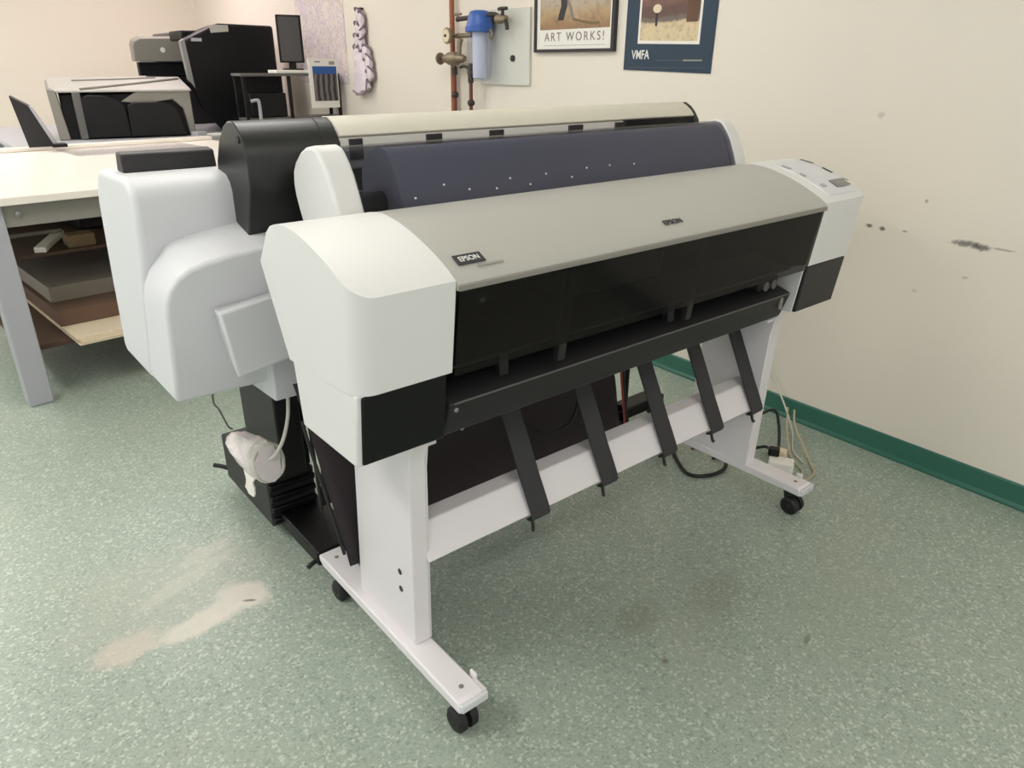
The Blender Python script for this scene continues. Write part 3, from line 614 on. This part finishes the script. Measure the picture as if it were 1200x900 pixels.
# grey printer behind it
G = thing('desktop_printer', 'grey and black desktop printer furthest back against the pale wall', 'printer', (1.28, 6.1, .915))
link('base', B(1.24, 1.70, 5.86, 6.36, .917, 1.30), M['dark'], G, bevel=.012)
link('paper_slot', B(1.07, 1.54, 5.84, 5.90, 1.30, 1.40), M['deep'], G, bevel=.004)
link('rear_block', B(1.22, 1.70, 5.90, 6.40, 1.30, 1.56), M['greyd'], G, bevel=.012)
link('front_panel', loft([[Vector((x, 5.80+.0*z, z)) for x, z in ((1.04, 1.405), (1.48, 1.405), (1.48, 1.585), (1.10, 1.575), (1.055, 1.55), (1.04, 1.52))], [Vector((x, 5.90, z)) for x, z in ((1.04, 1.405), (1.48, 1.405), (1.48, 1.60), (1.10, 1.59), (1.055, 1.565), (1.04, 1.53))]]), M['greyp'], G, bevel=.008)
link('emblem', lathe((1.262, 5.799, 1.492), (0, -1, 0), [(0, .020), (.002, .018), (.003, .006)], 16), M['inkw'], G)
link('top_lid', B(1.36, 1.70, 5.84, 6.38, 1.58, 1.625), M['greyd'], G, bevel=.012)
for k in range(5): link('ink_lever', B(1.12+k*.075, 1.16+k*.075, 5.835, 5.87, 1.23, 1.28), M['black'], G, bevel=.004)
# big black printer
K = thing('black_printer', 'tall bulky black printer with silver edge strip and small silver label near the back corner', 'printer', (1.55, 5.5, .915))
link('body', loft([[Vector((x, 5.02, z)) for x, z in ((1.38, .917), (1.88, .917), (1.88, 1.66), (1.46, 1.665), (1.40, 1.64), (1.18, 1.54), (1.19, 1.25), (1.25, 1.08))], [Vector((x, 5.62, z)) for x, z in ((1.58, .917), (2.02, .917), (2.02, 1.68), (1.64, 1.685), (1.58, 1.67), (1.38, 1.60), (1.39, 1.27), (1.45, 1.08))]]), M['black'], K, bevel=.02, seg=3)
link('edge_strip', loft([[Vector((1.165, 5.008, 1.54)), Vector((1.20, 5.006, 1.56)), Vector((1.225, 5.006, 1.22)), Vector((1.185, 5.008, 1.28))], [Vector((1.165, 5.05, 1.54)), Vector((1.20, 5.05, 1.56)), Vector((1.225, 5.05, 1.22)), Vector((1.185, 5.05, 1.28))]]), M['metal'], K, bevel=.004)
link('top_block', B(1.27, 1.52, 5.30, 5.60, 1.55, 1.622), M['black'], K, bevel=.012)
link('silver_label', plate((1.285, 5.014, 1.552), (1, 0, 0), (.05, 0, 1), .075, .022, .004), M['greyl'], K)
link('beige_tag', loft([[Vector((x, 5.012, z)) for x, z in ((1.40, 1.60), (1.53, 1.612), (1.53, 1.655), (1.43, 1.655), (1.395, 1.64))], [Vector((x, 5.03, z)) for x, z in ((1.40, 1.60), (1.53, 1.612), (1.53, 1.655), (1.43, 1.655), (1.395, 1.64))]]), M['silver'], K)
tag(link('paper_scrap', plate((1.20, 4.72, .916), (1, -.3, 0), (.3, 1, 0), .12, .09, .012), M['paper'], bevel=.002), 'crumpled white paper scrap on the counter below the black printer', 'paper')
tag(link('paper_pad', plate((1.10, 4.70, .916), (1, .2, 0), (-.2, 1, 0), .07, .10, .03), M['greyl'], bevel=.003), 'small grey pad on the counter left of the crumpled paper', 'pad')

# ------------------------------------------------------------------ metal rack by the wall with monitor
RK = thing('metal_rack', 'black metal rack with grey top standing by the wall under the monitor', 'rack', (1.75, 4.7, 0))
link('rack_top', B(1.36, 2.12, 4.44, 4.625, 1.312, 1.330), M['greyd'], RK, bevel=.003)
for x in (1.37, 1.705, 2.095): 
    for y in (4.445, 4.60): link('post', B(x, x+.022, y, y+.022, 0, 1.312), M['black'], RK, bevel=.002)
link('lower_shelf', B(1.37, 2.11, 4.45, 4.615, 1.02, 1.035), M['greyd'], RK, bevel=.002)
link('back_panel', B(1.86, 2.09, 4.47, 4.48, .80, 1.02), M['greyp'], RK)
link('cross_shelf', B(1.37, 2.11, 4.45, 4.615, .45, .465), M['greyd'], RK, bevel=.002)
link('rack_dark_sheet', B(1.395, 1.70, 4.605, 4.615, .5, 1.30), M['deep'], RK)  # deep black sheet added for the darkness between the posts
link('handle', tube([(1.41, 4.435, 1.15), (1.455, 4.43, 1.155), (1.465, 4.43, 1.13), (1.465, 4.43, .98)], .012, 8, 6), M['greyl'], RK)
tag(link('rack_dark_fill', B(1.42, 1.69, 4.47, 4.60, 1.036, 1.20), M['black'], bevel=.008), 'black block standing in for the darkness above the lower shelf of the metal rack', 'box')  # solid black fill for the dark space inside the rack
tag(link('paper_stack', B(1.63, 2.06, 4.45, 4.61, 1.331, 1.352), M['paper'], bevel=.003), 'white papers lying on top of the metal rack beside the monitor', 'paper')
MO = thing('monitor', 'thin black edged monitor with grey screen above the metal rack', 'monitor', (1.82, 4.86, 1.33))
ma, mb = Vector((1.715, 4.56, 0)), Vector((1.885, 4.52, 0)); mu = (mb-ma).normalized(); mc = (ma+mb)/2
def mp(u, v, z0, z1, th0, th1):
    bm = B(u, v, th0, th1, z0, z1); nn = Vector((-mu.y, mu.x, 0)); bm.transform(Matrix(((mu.x, nn.x, 0, ma.x), (mu.y, nn.y, 0, ma.y), (0, 0, 1, 0), (0, 0, 0, 1)))); return bm
Lm = (mb-ma).length
link('bezel', mp(0, Lm, 1.40, 1.715, 0, .03), M['black'], MO, bevel=.004)
link('screen', mp(.010, Lm-.018, 1.412, 1.703, -.002, .001), M['screen'], MO)
link('neck', mp(Lm/2-.025, Lm/2+.025, 1.36, 1.42, .012, .03), M['black'], MO)
link('monitor_base', mp(Lm/2-.07, Lm/2+.07, 1.3525, 1.362, -.03, .05), M['black'], MO, bevel=.003)
# display card
DC = thing('display_card', 'white framed card with blue header and dark photo strips fixed on the rack', 'sign', (2.0, 4.44, 1.03))
link('card', B(1.865, 2.095, 4.428, 4.438, 1.09, 1.43), M['paper'], DC, bevel=.003)
link('blue_header', B(1.895, 2.085, 4.4255, 4.4285, 1.325, 1.378), M['bluep'], DC)
pm = bpy.data.materials.new('dark_striped_photo'); pm.use_nodes = True; nt = pm.node_tree; tc = nt.nodes.new('ShaderNodeTexCoord')
wv = nt.nodes.new('ShaderNodeTexWave'); wv.inputs['Scale'].default_value = 7; wv.inputs['Distortion'].default_value = 2.5; wv.inputs['Detail'].default_value = 2
nt.links.new(tc.outputs['Object'], wv.inputs['Vector']); nt.links.new(mixc(nt, wv.outputs['Color'], lin((24, 20, 22)), lin((120, 112, 112))), nt.nodes['Principled BSDF'].inputs['Base Color'])
link('photo_strip', B(1.895, 2.085, 4.4255, 4.4285, 1.14, 1.325), pm, DC)
link('small_print', B(1.915, 1.96, 4.4255, 4.4285, 1.405, 1.411), M['ink'], DC)
link('small_print', B(2.03, 2.075, 4.4255, 4.4285, 1.388, 1.412), M['inkgrey'], DC)

# ------------------------------------------------------------------ things on the right wall
def wbox(bm, s0, s1, z0, z1, o0, o1):
    loft([[WP(s, z0, o) for s, o in ((s0, o0), (s1, o0), (s1, o1), (s0, o1))], [WP(s, z1, o) for s, o in ((s0, o0), (s1, o0), (s1, o1), (s0, o1))]], bm); return bm
def WB(*a): return wbox(bmesh.new(), *a)
WR = -WT   # to the viewer's right along the wall
def wtext(name, body, size, s, z, off, m, parent, spacing=1., bold=0., xs=1.): return text(name, body, size, frame_mtx(WP(s, z, off), WR, (0, 0, 1)), m, parent, .0005, spacing, bold, xs)
# framed print
def art_mat(name, bands, sc=6, dist=.05):
    m = bpy.data.materials.new(name); m.use_nodes = True; nt = m.node_tree; g_ = nt.nodes.new('ShaderNodeNewGeometry'); sp = nt.nodes.new('ShaderNodeSeparateXYZ'); nt.links.new(g_.outputs['Position'], sp.inputs[0])
    nz = noise_node(nt, sc, 5, .6, g_.outputs['Position']); zz = math_node(nt, 'ADD', sp.outputs[2], math_node(nt, 'MULTIPLY', math_node(nt, 'SUBTRACT', nz.outputs['Fac'], .5), dist))
    c = lin(bands[0][1])
    for z, rgb, soft in bands[1:]: c = mixc(nt, ramp(nt, zz, z-soft, z+soft), c, lin(rgb))
    n2 = noise_node(nt, 30, 5, .7, g_.outputs['Position']); c2 = mixc(nt, math_node(nt, 'MULTIPLY', ramp(nt, n2.outputs['Fac'], .45, .7), .35), c, lin((70, 62, 56)))
    nt.links.new(c2, nt.nodes['Principled BSDF'].inputs['Base Color']); nt.nodes['Principled BSDF'].inputs['Roughness'].default_value = .5
    return m, nt, sp, nz
FR = thing('framed_print', 'framed sepia print with ART WORKS lettering hanging on the right wall', 'picture', WP(1.88, 1.456))
fs0, fs1, fz0, fz1 = 1.594, 2.171, 1.452, 2.15
bm = bmesh.new(); w_ = .014
wbox(bm, fs0, fs1, fz0, fz0+w_, .0005, .022); wbox(bm, fs0, fs1, fz1-w_, fz1, .0005, .022); wbox(bm, fs0, fs0+w_+.006, fz0+w_, fz1-w_, .0005, .022); wbox(bm, fs1-w_, fs1, fz0+w_, fz1-w_, .0005, .022)
link('frame', bm, M['ink'], FR, smooth=False)
link('print_sheet', WB(fs0+w_, fs1-w_, fz0+w_, fz1-w_, .0005, .012), M['paper'], FR, smooth=False)
am, ant, asp, anz = art_mat('sepia_painting', [(1.54, (150, 118, 84), 0), (1.60, (178, 150, 112), .03), (1.66, (176, 164, 146), .04), (1.8, (190, 182, 166), .05)], 7, .12)
link('painting', WB(1.632, 2.131, 1.555, 2.10, .012, .0132), am, FR, smooth=False)
bm = bmesh.new(); loft([[WP(1.955+ds+dx, z, .0142) for ds in (-.022, .022)] + [WP(1.955+ds+dx, z, .0134) for ds in (.022, -.022)] for z, dx in ((1.595, .02), (1.62, .012), (1.66, -.005), (1.70, .0), (1.75, .008), (1.82, 0))], bm); link('dark_figure', bm, M['ink'], FR, smooth=False)
bm = bmesh.new(); loft([[WP(1.905+ds+dx, z, .0140) for ds in (-.009, .009)] + [WP(1.905+ds+dx, z, .0134) for ds in (.009, -.009)] for z, dx in ((1.60, -.02), (1.65, .0), (1.69, .03), (1.73, .02))], bm); link('grey_stroke', bm, M['inkt'], FR, smooth=False)
bm = bmesh.new(); loft([[WP(s, z+dz, .0138) for dz in (-.006, .006)] + [WP(s, z+dz, .0134) for dz in (.006, -.006)] for s, z in ((1.89, 1.60), (1.82, 1.585), (1.75, 1.575), (1.70, 1.576))], bm); link('ochre_stroke', bm, M['wood'], FR, smooth=False)
wtext('lettering', 'ART WORKS!', .056, 1.880, 1.520, .0125, M['inkt'], FR, 1.38, .0003, 1.0)
link('caption_line', WB(1.66, 2.10, 1.482, 1.484, .012, .0125), M['inkgrey'], FR, smooth=False)
# navy poster
VP = thing('exhibition_poster', 'navy blue poster with pale photograph and white VMFA letters on the right wall', 'poster', WP(1.29, 1.367))
bm = bmesh.new(); P = [(1.538, 1.374), (1.041, 1.362), (1.03, 2.05), (1.53, 2.06)]
loft([[WP(s, z, .0005) for s, z in P], [WP(s, z, .004) for s, z in P]], bm); link('poster_sheet', bm, M['navy'], VP, smooth=False)
am2, *_ = art_mat('beach_photo', [(1.5, (214, 194, 156), 0), (1.555, (206, 186, 150), .015), (1.565, (112, 100, 90), .006), (1.585, (98, 72, 64), .008), (1.63, (120, 84, 72), .012), (1.66, (150, 150, 140), .01)], 10, .05)
bm = bmesh.new(); P = [(1.459, 1.482), (1.112, 1.474), (1.106, 1.95), (1.455, 1.96)]; loft([[WP(s, z, .004) for s, z in P], [WP(s, z, .0048) for s, z in P]], bm); link('photo_border', bm, M['paper'], VP, smooth=False)
bm = bmesh.new(); P = [(1.447, 1.495), (1.124, 1.487), (1.119, 1.94), (1.443, 1.95)]; loft([[WP(s, z, .0048) for s, z in P], [WP(s, z, .0055) for s, z in P]], bm); link('photo', bm, am2, VP, smooth=False)
bm = bmesh.new(); loft([[WP(1.355+math.cos(a)*.024, 1.618+math.sin(a)*.017, o) for a in [i*math.pi/8 for i in range(16)]] for o in (.0055, .0065)], bm); link('pale_disc', bm, M['cream'], VP, smooth=False)
link('dark_stroke', WB(1.350, 1.362, 1.55, 1.602, .0055, .0062), M['ink'], VP, smooth=False)
link('photo_block', WB(1.13, 1.19, 1.56, 1.72, .0055, .006), M['card'], VP, smooth=False)
wtext('lettering', 'VMFA', .052, 1.438, 1.435, .0042, M['inkw'], VP, 1., .0008, .80)
link('caption_line', WB(1.09, 1.19, 1.410, 1.416, .004, .0046), M['inkgrey'], VP, smooth=False)
link('caption_line', WB(1.19, 1.34, 1.413, 1.415, .004, .0046), M['greyd'], VP, smooth=False)
link('base_line', WB(1.07, 1.52, 1.383, 1.3845, .004, .0046), M['greyd'], VP, smooth=False)
# pale print near the rack
pp = bpy.data.materials.new('faint_pink_print'); pp.use_nodes = True; nt = pp.node_tree; g_ = nt.nodes.new('ShaderNodeNewGeometry')
a = noise_node(nt, 5, 6, .65, g_.outputs['Position']); a.inputs['Distortion'].default_value = 1.5; b_ = noise_node(nt, 7, 4, .6, g_.outputs['Position']); b_.inputs['Distortion'].default_value = 2.5
c = mixc(nt, ramp(nt, a.outputs['Fac'], .40, .62), lin((212, 202, 206)), lin((226, 213, 204)))
ed = math_node(nt, 'SUBTRACT', 1., ramp(nt, math_node(nt, 'ABSOLUTE', math_node(nt, 'SUBTRACT', b_.outputs['Fac'], .5)), .004, .03))
c = mixc(nt, math_node(nt, 'MULTIPLY', ed, .7), c, lin((168, 150, 160))); nt.links.new(c, nt.nodes['Principled BSDF'].inputs['Base Color'])
tag(link('wall_print', WB(4.36, 5.22, 1.25, 1.86, .0005, .004), pp, smooth=False), 'large pale pinkish print with faint curling lines on the wall behind the rack', 'poster')
# hanging bundle of white tangle on the wall
HB = thing('hanging_bag', 'white tangled plastic bundle hanging on the wall right of the pale print', 'bag', WP(4.08, 1.2))
fm_ = mat('white_crinkled_film', (222, 210, 216), .3, bump=.8, bscale=50, vary=.1, vscale=30)
fk = mat('mauve_film_edge', (128, 110, 124), .5, bump=.2)
link('hook', cyl(WP(4.06, 1.745, 0.0), WP(4.06, 1.745, .03), .008), M['iron'], HB)
bm = bmesh.new(); rings = []
for k in range(15):
    t = k/14; z = 1.48-.27*t; sw = .055+.085*t*(1-.3*t); cs_ = 4.10-.03*t; ring = []
    for i in range(20):
        a_ = 2*math.pi*i/20; q = WP(cs_+math.cos(a_)*sw, z - .03*math.cos(a_)*t, .04+math.sin(a_)*.028); ring.append(q + Vector((noise.noise(q*22)*.012, noise.noise(q*25+Vector((3, 0, 0)))*.012, noise.noise(q*20)*.008)))
    rings.append(ring)
loft(rings, bm); link('bag_body', bm, fm_, HB, ang=20)
link('bag_hem', tube([WP(4.165, 1.215, .07), WP(4.10, 1.20, .075), WP(4.03, 1.195, .075), WP(3.975, 1.215, .07), WP(3.965, 1.30, .06)], .006, 6, 5), fk, HB)
loops = [(4.07, 1.70, .030, .050), (4.03, 1.67, .022, .06), (4.09, 1.62, .032, .045), (4.04, 1.60, .03, .05), (4.11, 1.545, .035, .045), (4.05, 1.53, .03, .055), (4.0, 1.47, .045, .05), (4.12, 1.47, .04, .05), (3.97, 1.40, .04, .06), (3.955, 1.33, .035, .05), (4.05, 1.43, .03, .05)]
for (s_, z_, a_, b_2) in loops:
    pts = [WP(s_+math.cos(q)*a_, z_+math.sin(q)*b_2, .035+.02*math.sin(2*q+s_*9)) for q in [i*math.pi/5 for i in range(11)]]
    link('tangle_loop', tube(pts, .0065, 6, 4), fk, HB)
    bm = bmesh.new(); loft([[WP(s_+math.cos(q)*a_*f_, z_+math.sin(q)*b_2*f_, o_) for q in [i*math.pi/6 for i in range(12)]] for f_, o_ in ((.5, .012), (.95, .022), (.85, .045), (.4, .055))], bm); link('tangle_fill', bm, fm_, HB)
# pipes and water filter
BK = tag(link('mounting_board', WB(2.215, 2.66, 1.290, 1.668, .0005, .014), M['board'], bevel=.002), 'pale grey mounting board behind the blue water filter', 'board')
tag(link('copper_pipe', cyl(WP(2.93, .0, .03), WP(2.90, CEIL, .03), .015), M['copper']), 'tall copper pipe running full height up the wall left of the filter', 'pipe')
def pipe(name, label, s, ztop, r, m):
    t = thing(name, label, 'pipe', WP(s, 0, .06)); link('tube', cyl(WP(s, 0, .06), WP(s, ztop, .06), r), m, t)
    link('coupling', lathe(WP(s, ztop-.175, .06), (0, 0, 1), [(0, r), (.005, r*1.7), (.018, r*2.1), (.03, r*1.7), (.036, r)], 16), M['iron'], t)
    link('union', lathe(WP(s, ztop-.05, .06), (0, 0, 1), [(0, r), (.002, r*1.5), (.045, r*1.5), (.05, r)], 12), M['iron'], t); return t
pipe('copper_riser', 'short dark copper riser pipe just right of the tall pipe', 2.855, 1.385, .011, M['rust'])
pipe('copper_riser', 'short dark copper riser pipe below the small valve left of the filter bowl', 2.69, 1.345, .011, M['rust'])
WF = thing('water_filter', 'clear water filter with blue screw cap mounted on the wall board', 'water filter', WP(2.545, 1.30, .09))
fc = WP(2.545, 0, .0965)
def fz(z): return fc + Vector((0, 0, z))
link('filter_bowl', lathe(fz(1.308), (0, 0, 1), [(0, .040), (.006, .052), (.03, .062), (.10, .066), (.25, .069)], 32), M['filt'], WF)
link('filter_cartridge', lathe(fz(1.32), (0, 0, 1), [(0, .034), (.005, .042), (.235, .042)], 24), M['cartridge'], WF)
link('filter_cap', lathe(fz(1.555), (0, 0, 1), [(0, .074), (.004, .080), (.022, .080), (.03, .074), (.045, .070), (.075, .062), (.095, .056), (.102, .050), (.108, .030)], 32), M['bluecap'], WF)
for k in range(10):
    a_ = 2*math.pi*k/10; q = fz(1.56) + Vector((math.cos(a_)*.072, math.sin(a_)*.072, 0)); q2 = fz(1.65) + Vector((math.cos(a_)*.052, math.sin(a_)*.052, 0)); link('cap_rib', cyl(q, q2, .006, .004, 8), M['bluecap'], WF)
link('wall_bracket', WB(2.50, 2.59, 1.60, 1.655, .0145, .06), M['iron'], WF, bevel=.003)
def gate_valve(label, s, z, out, r, horiz=True):
    t = thing('gate_valve', label, 'valve', WP(s, z, .06))
    link('valve_body', lathe(WP(s+.06, z, .06), WR, [(0, .014), (.012, .022), (.03, .022), (.04, .028), (.075, .028), (.085, .022), (.105, .022), (.12, .014)], 18), M['brass'], t)
    link('bonnet', cyl(WP(s, z, .06), WP(s+.02, z, .06+out), .014, .010), M['brass'], t)
    return t
V1 = thing('gate_valve', 'round handled brass gauge valve upper left of the water filter', 'valve', WP(2.84, 1.545, .06))
link('dial', lathe(WP(2.845, 1.545, .10), WN, [(0, .040), (.012, .044), (.018, .042), (.020, .036)], 28), M['brass'], V1)
link('dial_face', lathe(WP(2.845, 1.545, .121), WN, [(0, .034), (.0015, .034), (.002, .010)], 24), M['cream'], V1)
link('dial_hub', lathe(WP(2.845, 1.545, .123), WN, [(0, .008), (.008, .007)], 12), M['iron'], V1)
link('stem', cyl(WP(2.845, 1.545, .06), WP(2.845, 1.545, .10), .012), M['brass'], V1)
link('pipe_elbow', tube([WP(2.845, 1.545, .062), WP(2.77, 1.545, .062), WP(2.66, 1.545, .07)], .013, 10, 4), M['brass'], V1)
V2 = thing('gate_valve', 'large tarnished brass valve below the dial crossing the tall copper pipe', 'valve', WP(2.82, 1.425, .07))
link('valve_body', lathe(WP(2.93, 1.425, .085), WR, [(0, .016), (.02, .024), (.05, .026), (.06, .034), (.10, .036), (.14, .034), (.15, .026), (.19, .024), (.22, .014)], 20), M['brass'], V2)
link('handwheel', lathe(WP(2.975, 1.425, .085), WR, [(0, .020), (.004, .032), (.010, .034), (.016, .030), (.018, .010)], 24), M['brass'], V2)
link('stem', cyl(WP(2.965, 1.425, .085), WP(2.92, 1.425, .085), .008), M['iron'], V2)
link('outlet', tube([WP(2.855, 1.425, .085), WP(2.855, 1.40, .075), WP(2.855, 1.372, .06)], .013, 10, 4), M['brass'], V2)
link('riser', tube([WP(2.765, 1.425, .085), WP(2.765, 1.46, .085), WP(2.765, 1.50, .08), WP(2.765, 1.527, .07)], .013, 10, 4), M['brass'], V2)
V3 = thing('small_valve', 'small dark valve just below the large brass valve beside the filter bowl', 'valve', WP(2.71, 1.37, .06))
link('valve_body', lathe(WP(2.69, 1.335, .06), (0, 0, 1), [(0, .012), (.01, .020), (.04, .020), (.05, .016), (.065, .012)], 16), M['iron'], V3)
link('lever', tube([WP(2.69, 1.375, .075), WP(2.715, 1.385, .09), WP(2.745, 1.378, .095)], .008, 8, 4), M['iron'], V3)
V4 = thing('tee_fitting', 'brass tee with small handle at the upper left of the filter cap', 'fitting', WP(2.76, 1.63, .08))
link('tee_body', tube([WP(2.785, 1.628, .08), WP(2.70, 1.630, .085), WP(2.60, 1.632, .09)], .013, 10, 4), M['iron'], V4)
link('tee_handle', tube([WP(2.80, 1.652, .09), WP(2.765, 1.655, .09), WP(2.73, 1.652, .09)], .007, 8, 3), M['brass'], V4)
link('tee_stem', cyl(WP(2.765, 1.63, .085), WP(2.765, 1.655, .09), .007), M['brass'], V4)
V5 = thing('ball_valve', 'brass tap with T handle at the upper right of the water filter', 'valve', WP(2.36, 1.62, .07))
link('inlet_pipe', tube([WP(2.478, 1.637, .09), WP(2.42, 1.637, .08), WP(2.38, 1.62, .075)], .010, 10, 4), M['iron'], V5)
link('tap_body', lathe(WP(2.42, 1.615, .075), WR, [(0, .014), (.01, .024), (.04, .024), (.05, .018), (.08, .018), (.085, .012)], 16), M['brass'], V5)
link('tap_stem', cyl(WP(2.365, 1.615, .075), WP(2.365, 1.66, .078), .009), M['iron'], V5)
link('tap_handle', tube([WP(2.395, 1.662, .08), WP(2.365, 1.664, .08), WP(2.325, 1.662, .08)], .009, 8, 3), M['iron'], V5)
link('spout', tube([WP(2.35, 1.61, .075), WP(2.33, 1.595, .08), WP(2.315, 1.565, .085)], .011, 10, 4), M['iron'], V5)
link('drain_fitting', tube([WP(2.462, 1.565, .09), WP(2.448, 1.56, .09), WP(2.44, 1.54, .09), WP(2.455, 1.52, .09)], .008, 8, 4), M['brass'], V5)
tag(link('wall_plug', lathe(WP(2.352, 1.425, .012), WN, [(0, .016), (.012, .016), (.016, .010)], 16), M['ink']), 'small dark round plug on the pale board right of the filter bowl', 'plug')

# ------------------------------------------------------------------ cords on the floor by the right leg
def cord(label, pts, r, m, name='floor_cord'): return tag(link(name, tube(pts, r, 8, 8), m), label, 'cord')
cord('thin white cable running down the right wall to the floor behind the right leg', [WP(.62, .75, .010), WP(.60, .5, .012), WP(.56, .22, .014), WP(.50, .13, .018), WP(.42, .05, .05), (1.93, .34, .008), (1.80, .26, .007), (1.74, .18, .007)], .0035, M['cablew'], 'white_cable')
cord('tan cable looping on the floor at the tip of the right foot', [(1.95, .36, .10), (1.90, .32, .06), (1.80, .20, .012), (1.745, .15, .007), (1.70, .115, .007), (1.64, .11, .007), (1.57, .13, .007), (1.53, .17, .007)], .004, M['cablet'], 'tan_cable')
cord('second tan cable drooping beside the white adapter near the right foot', [(1.93, .38, .11), (1.86, .33, .05), (1.76, .25, .01), (1.715, .20, .007), (1.69, .16, .007), (1.66, .14, .007)], .0035, M['cablet'], 'tan_cable')
cord('black cord zigzagging on the floor beyond the right leg', [(1.55, .44, .008), (1.75, .47, .04), (1.90, .43, .09), (1.88, .38, .05), (1.76, .30, .02), (1.66, .25, .06), (1.63, .23, .05)], .006, M['cableb'])
cord('black cord lying low behind the right leg near the white adapter', [(1.50, .42, .008), (1.60, .40, .012), (1.66, .36, .02), (1.72, .33, .02), (1.66, .27, .035), (1.60, .235, .05)], .006, M['cableb'])
cord('brown red cord on the floor behind the right leg', [(1.50, .52, .007), (1.64, .50, .007), (1.76, .47, .007), (1.84, .44, .007)], .004, M['rust'])
cord('black cord looping on the floor under the cross bar by the right foot', [(1.46, .62, .006), (1.43, .56, .006), (1.375, .49, .006), (1.335, .42, .006), (1.35, .375, .006), (1.42, .345, .006), (1.50, .36, .006), (1.60, .45, .006)], .007, M['cableb'])
AD = thing('power_adapter', 'white power adapter on the floor behind the right foot', 'adapter', (1.61, .205, 0))
bm = B(-.028, .028, -.045, .045, .0, .055); bm.transform(Matrix.Translation((1.615, .205, .001)) @ Matrix.Rotation(.5, 4, 'Z')); link('adapter_body', bm, M['paper'], AD, bevel=.008, seg=3)
bm = B(-.018, .018, -.02, .02, .0, .03); bm.transform(Matrix.Translation((1.625, .245, .055)) @ Matrix.Rotation(.5, 4, 'Z')); link('plug', bm, M['black'], AD, bevel=.006)
bm = B(-.02, .02, -.03, .03, 0, .045); bm.transform(Matrix.Translation((1.70, .265, .001)) @ Matrix.Rotation(.3, 4, 'Z')); tag(link('power_adapter', bm, M['cream'], bevel=.008), 'cream power adapter lying right of the white adapter among the cords', 'adapter')
link('power_cable', tube([(1.28, .72, .80), (1.27, .72, .55), (1.30, .72, .25), (1.36, .72, .03), (1.42, .72, .007), (1.50, .71, .007)], .007, 8, 8), M['cableb'], P2)
link('red_cable', tube([(1.22, .70, .80), (1.22, .69, .5), (1.26, .68, .2), (1.34, .72, .03), (1.42, .76, .008)], .004, 8, 8), M['cabler'], P2)
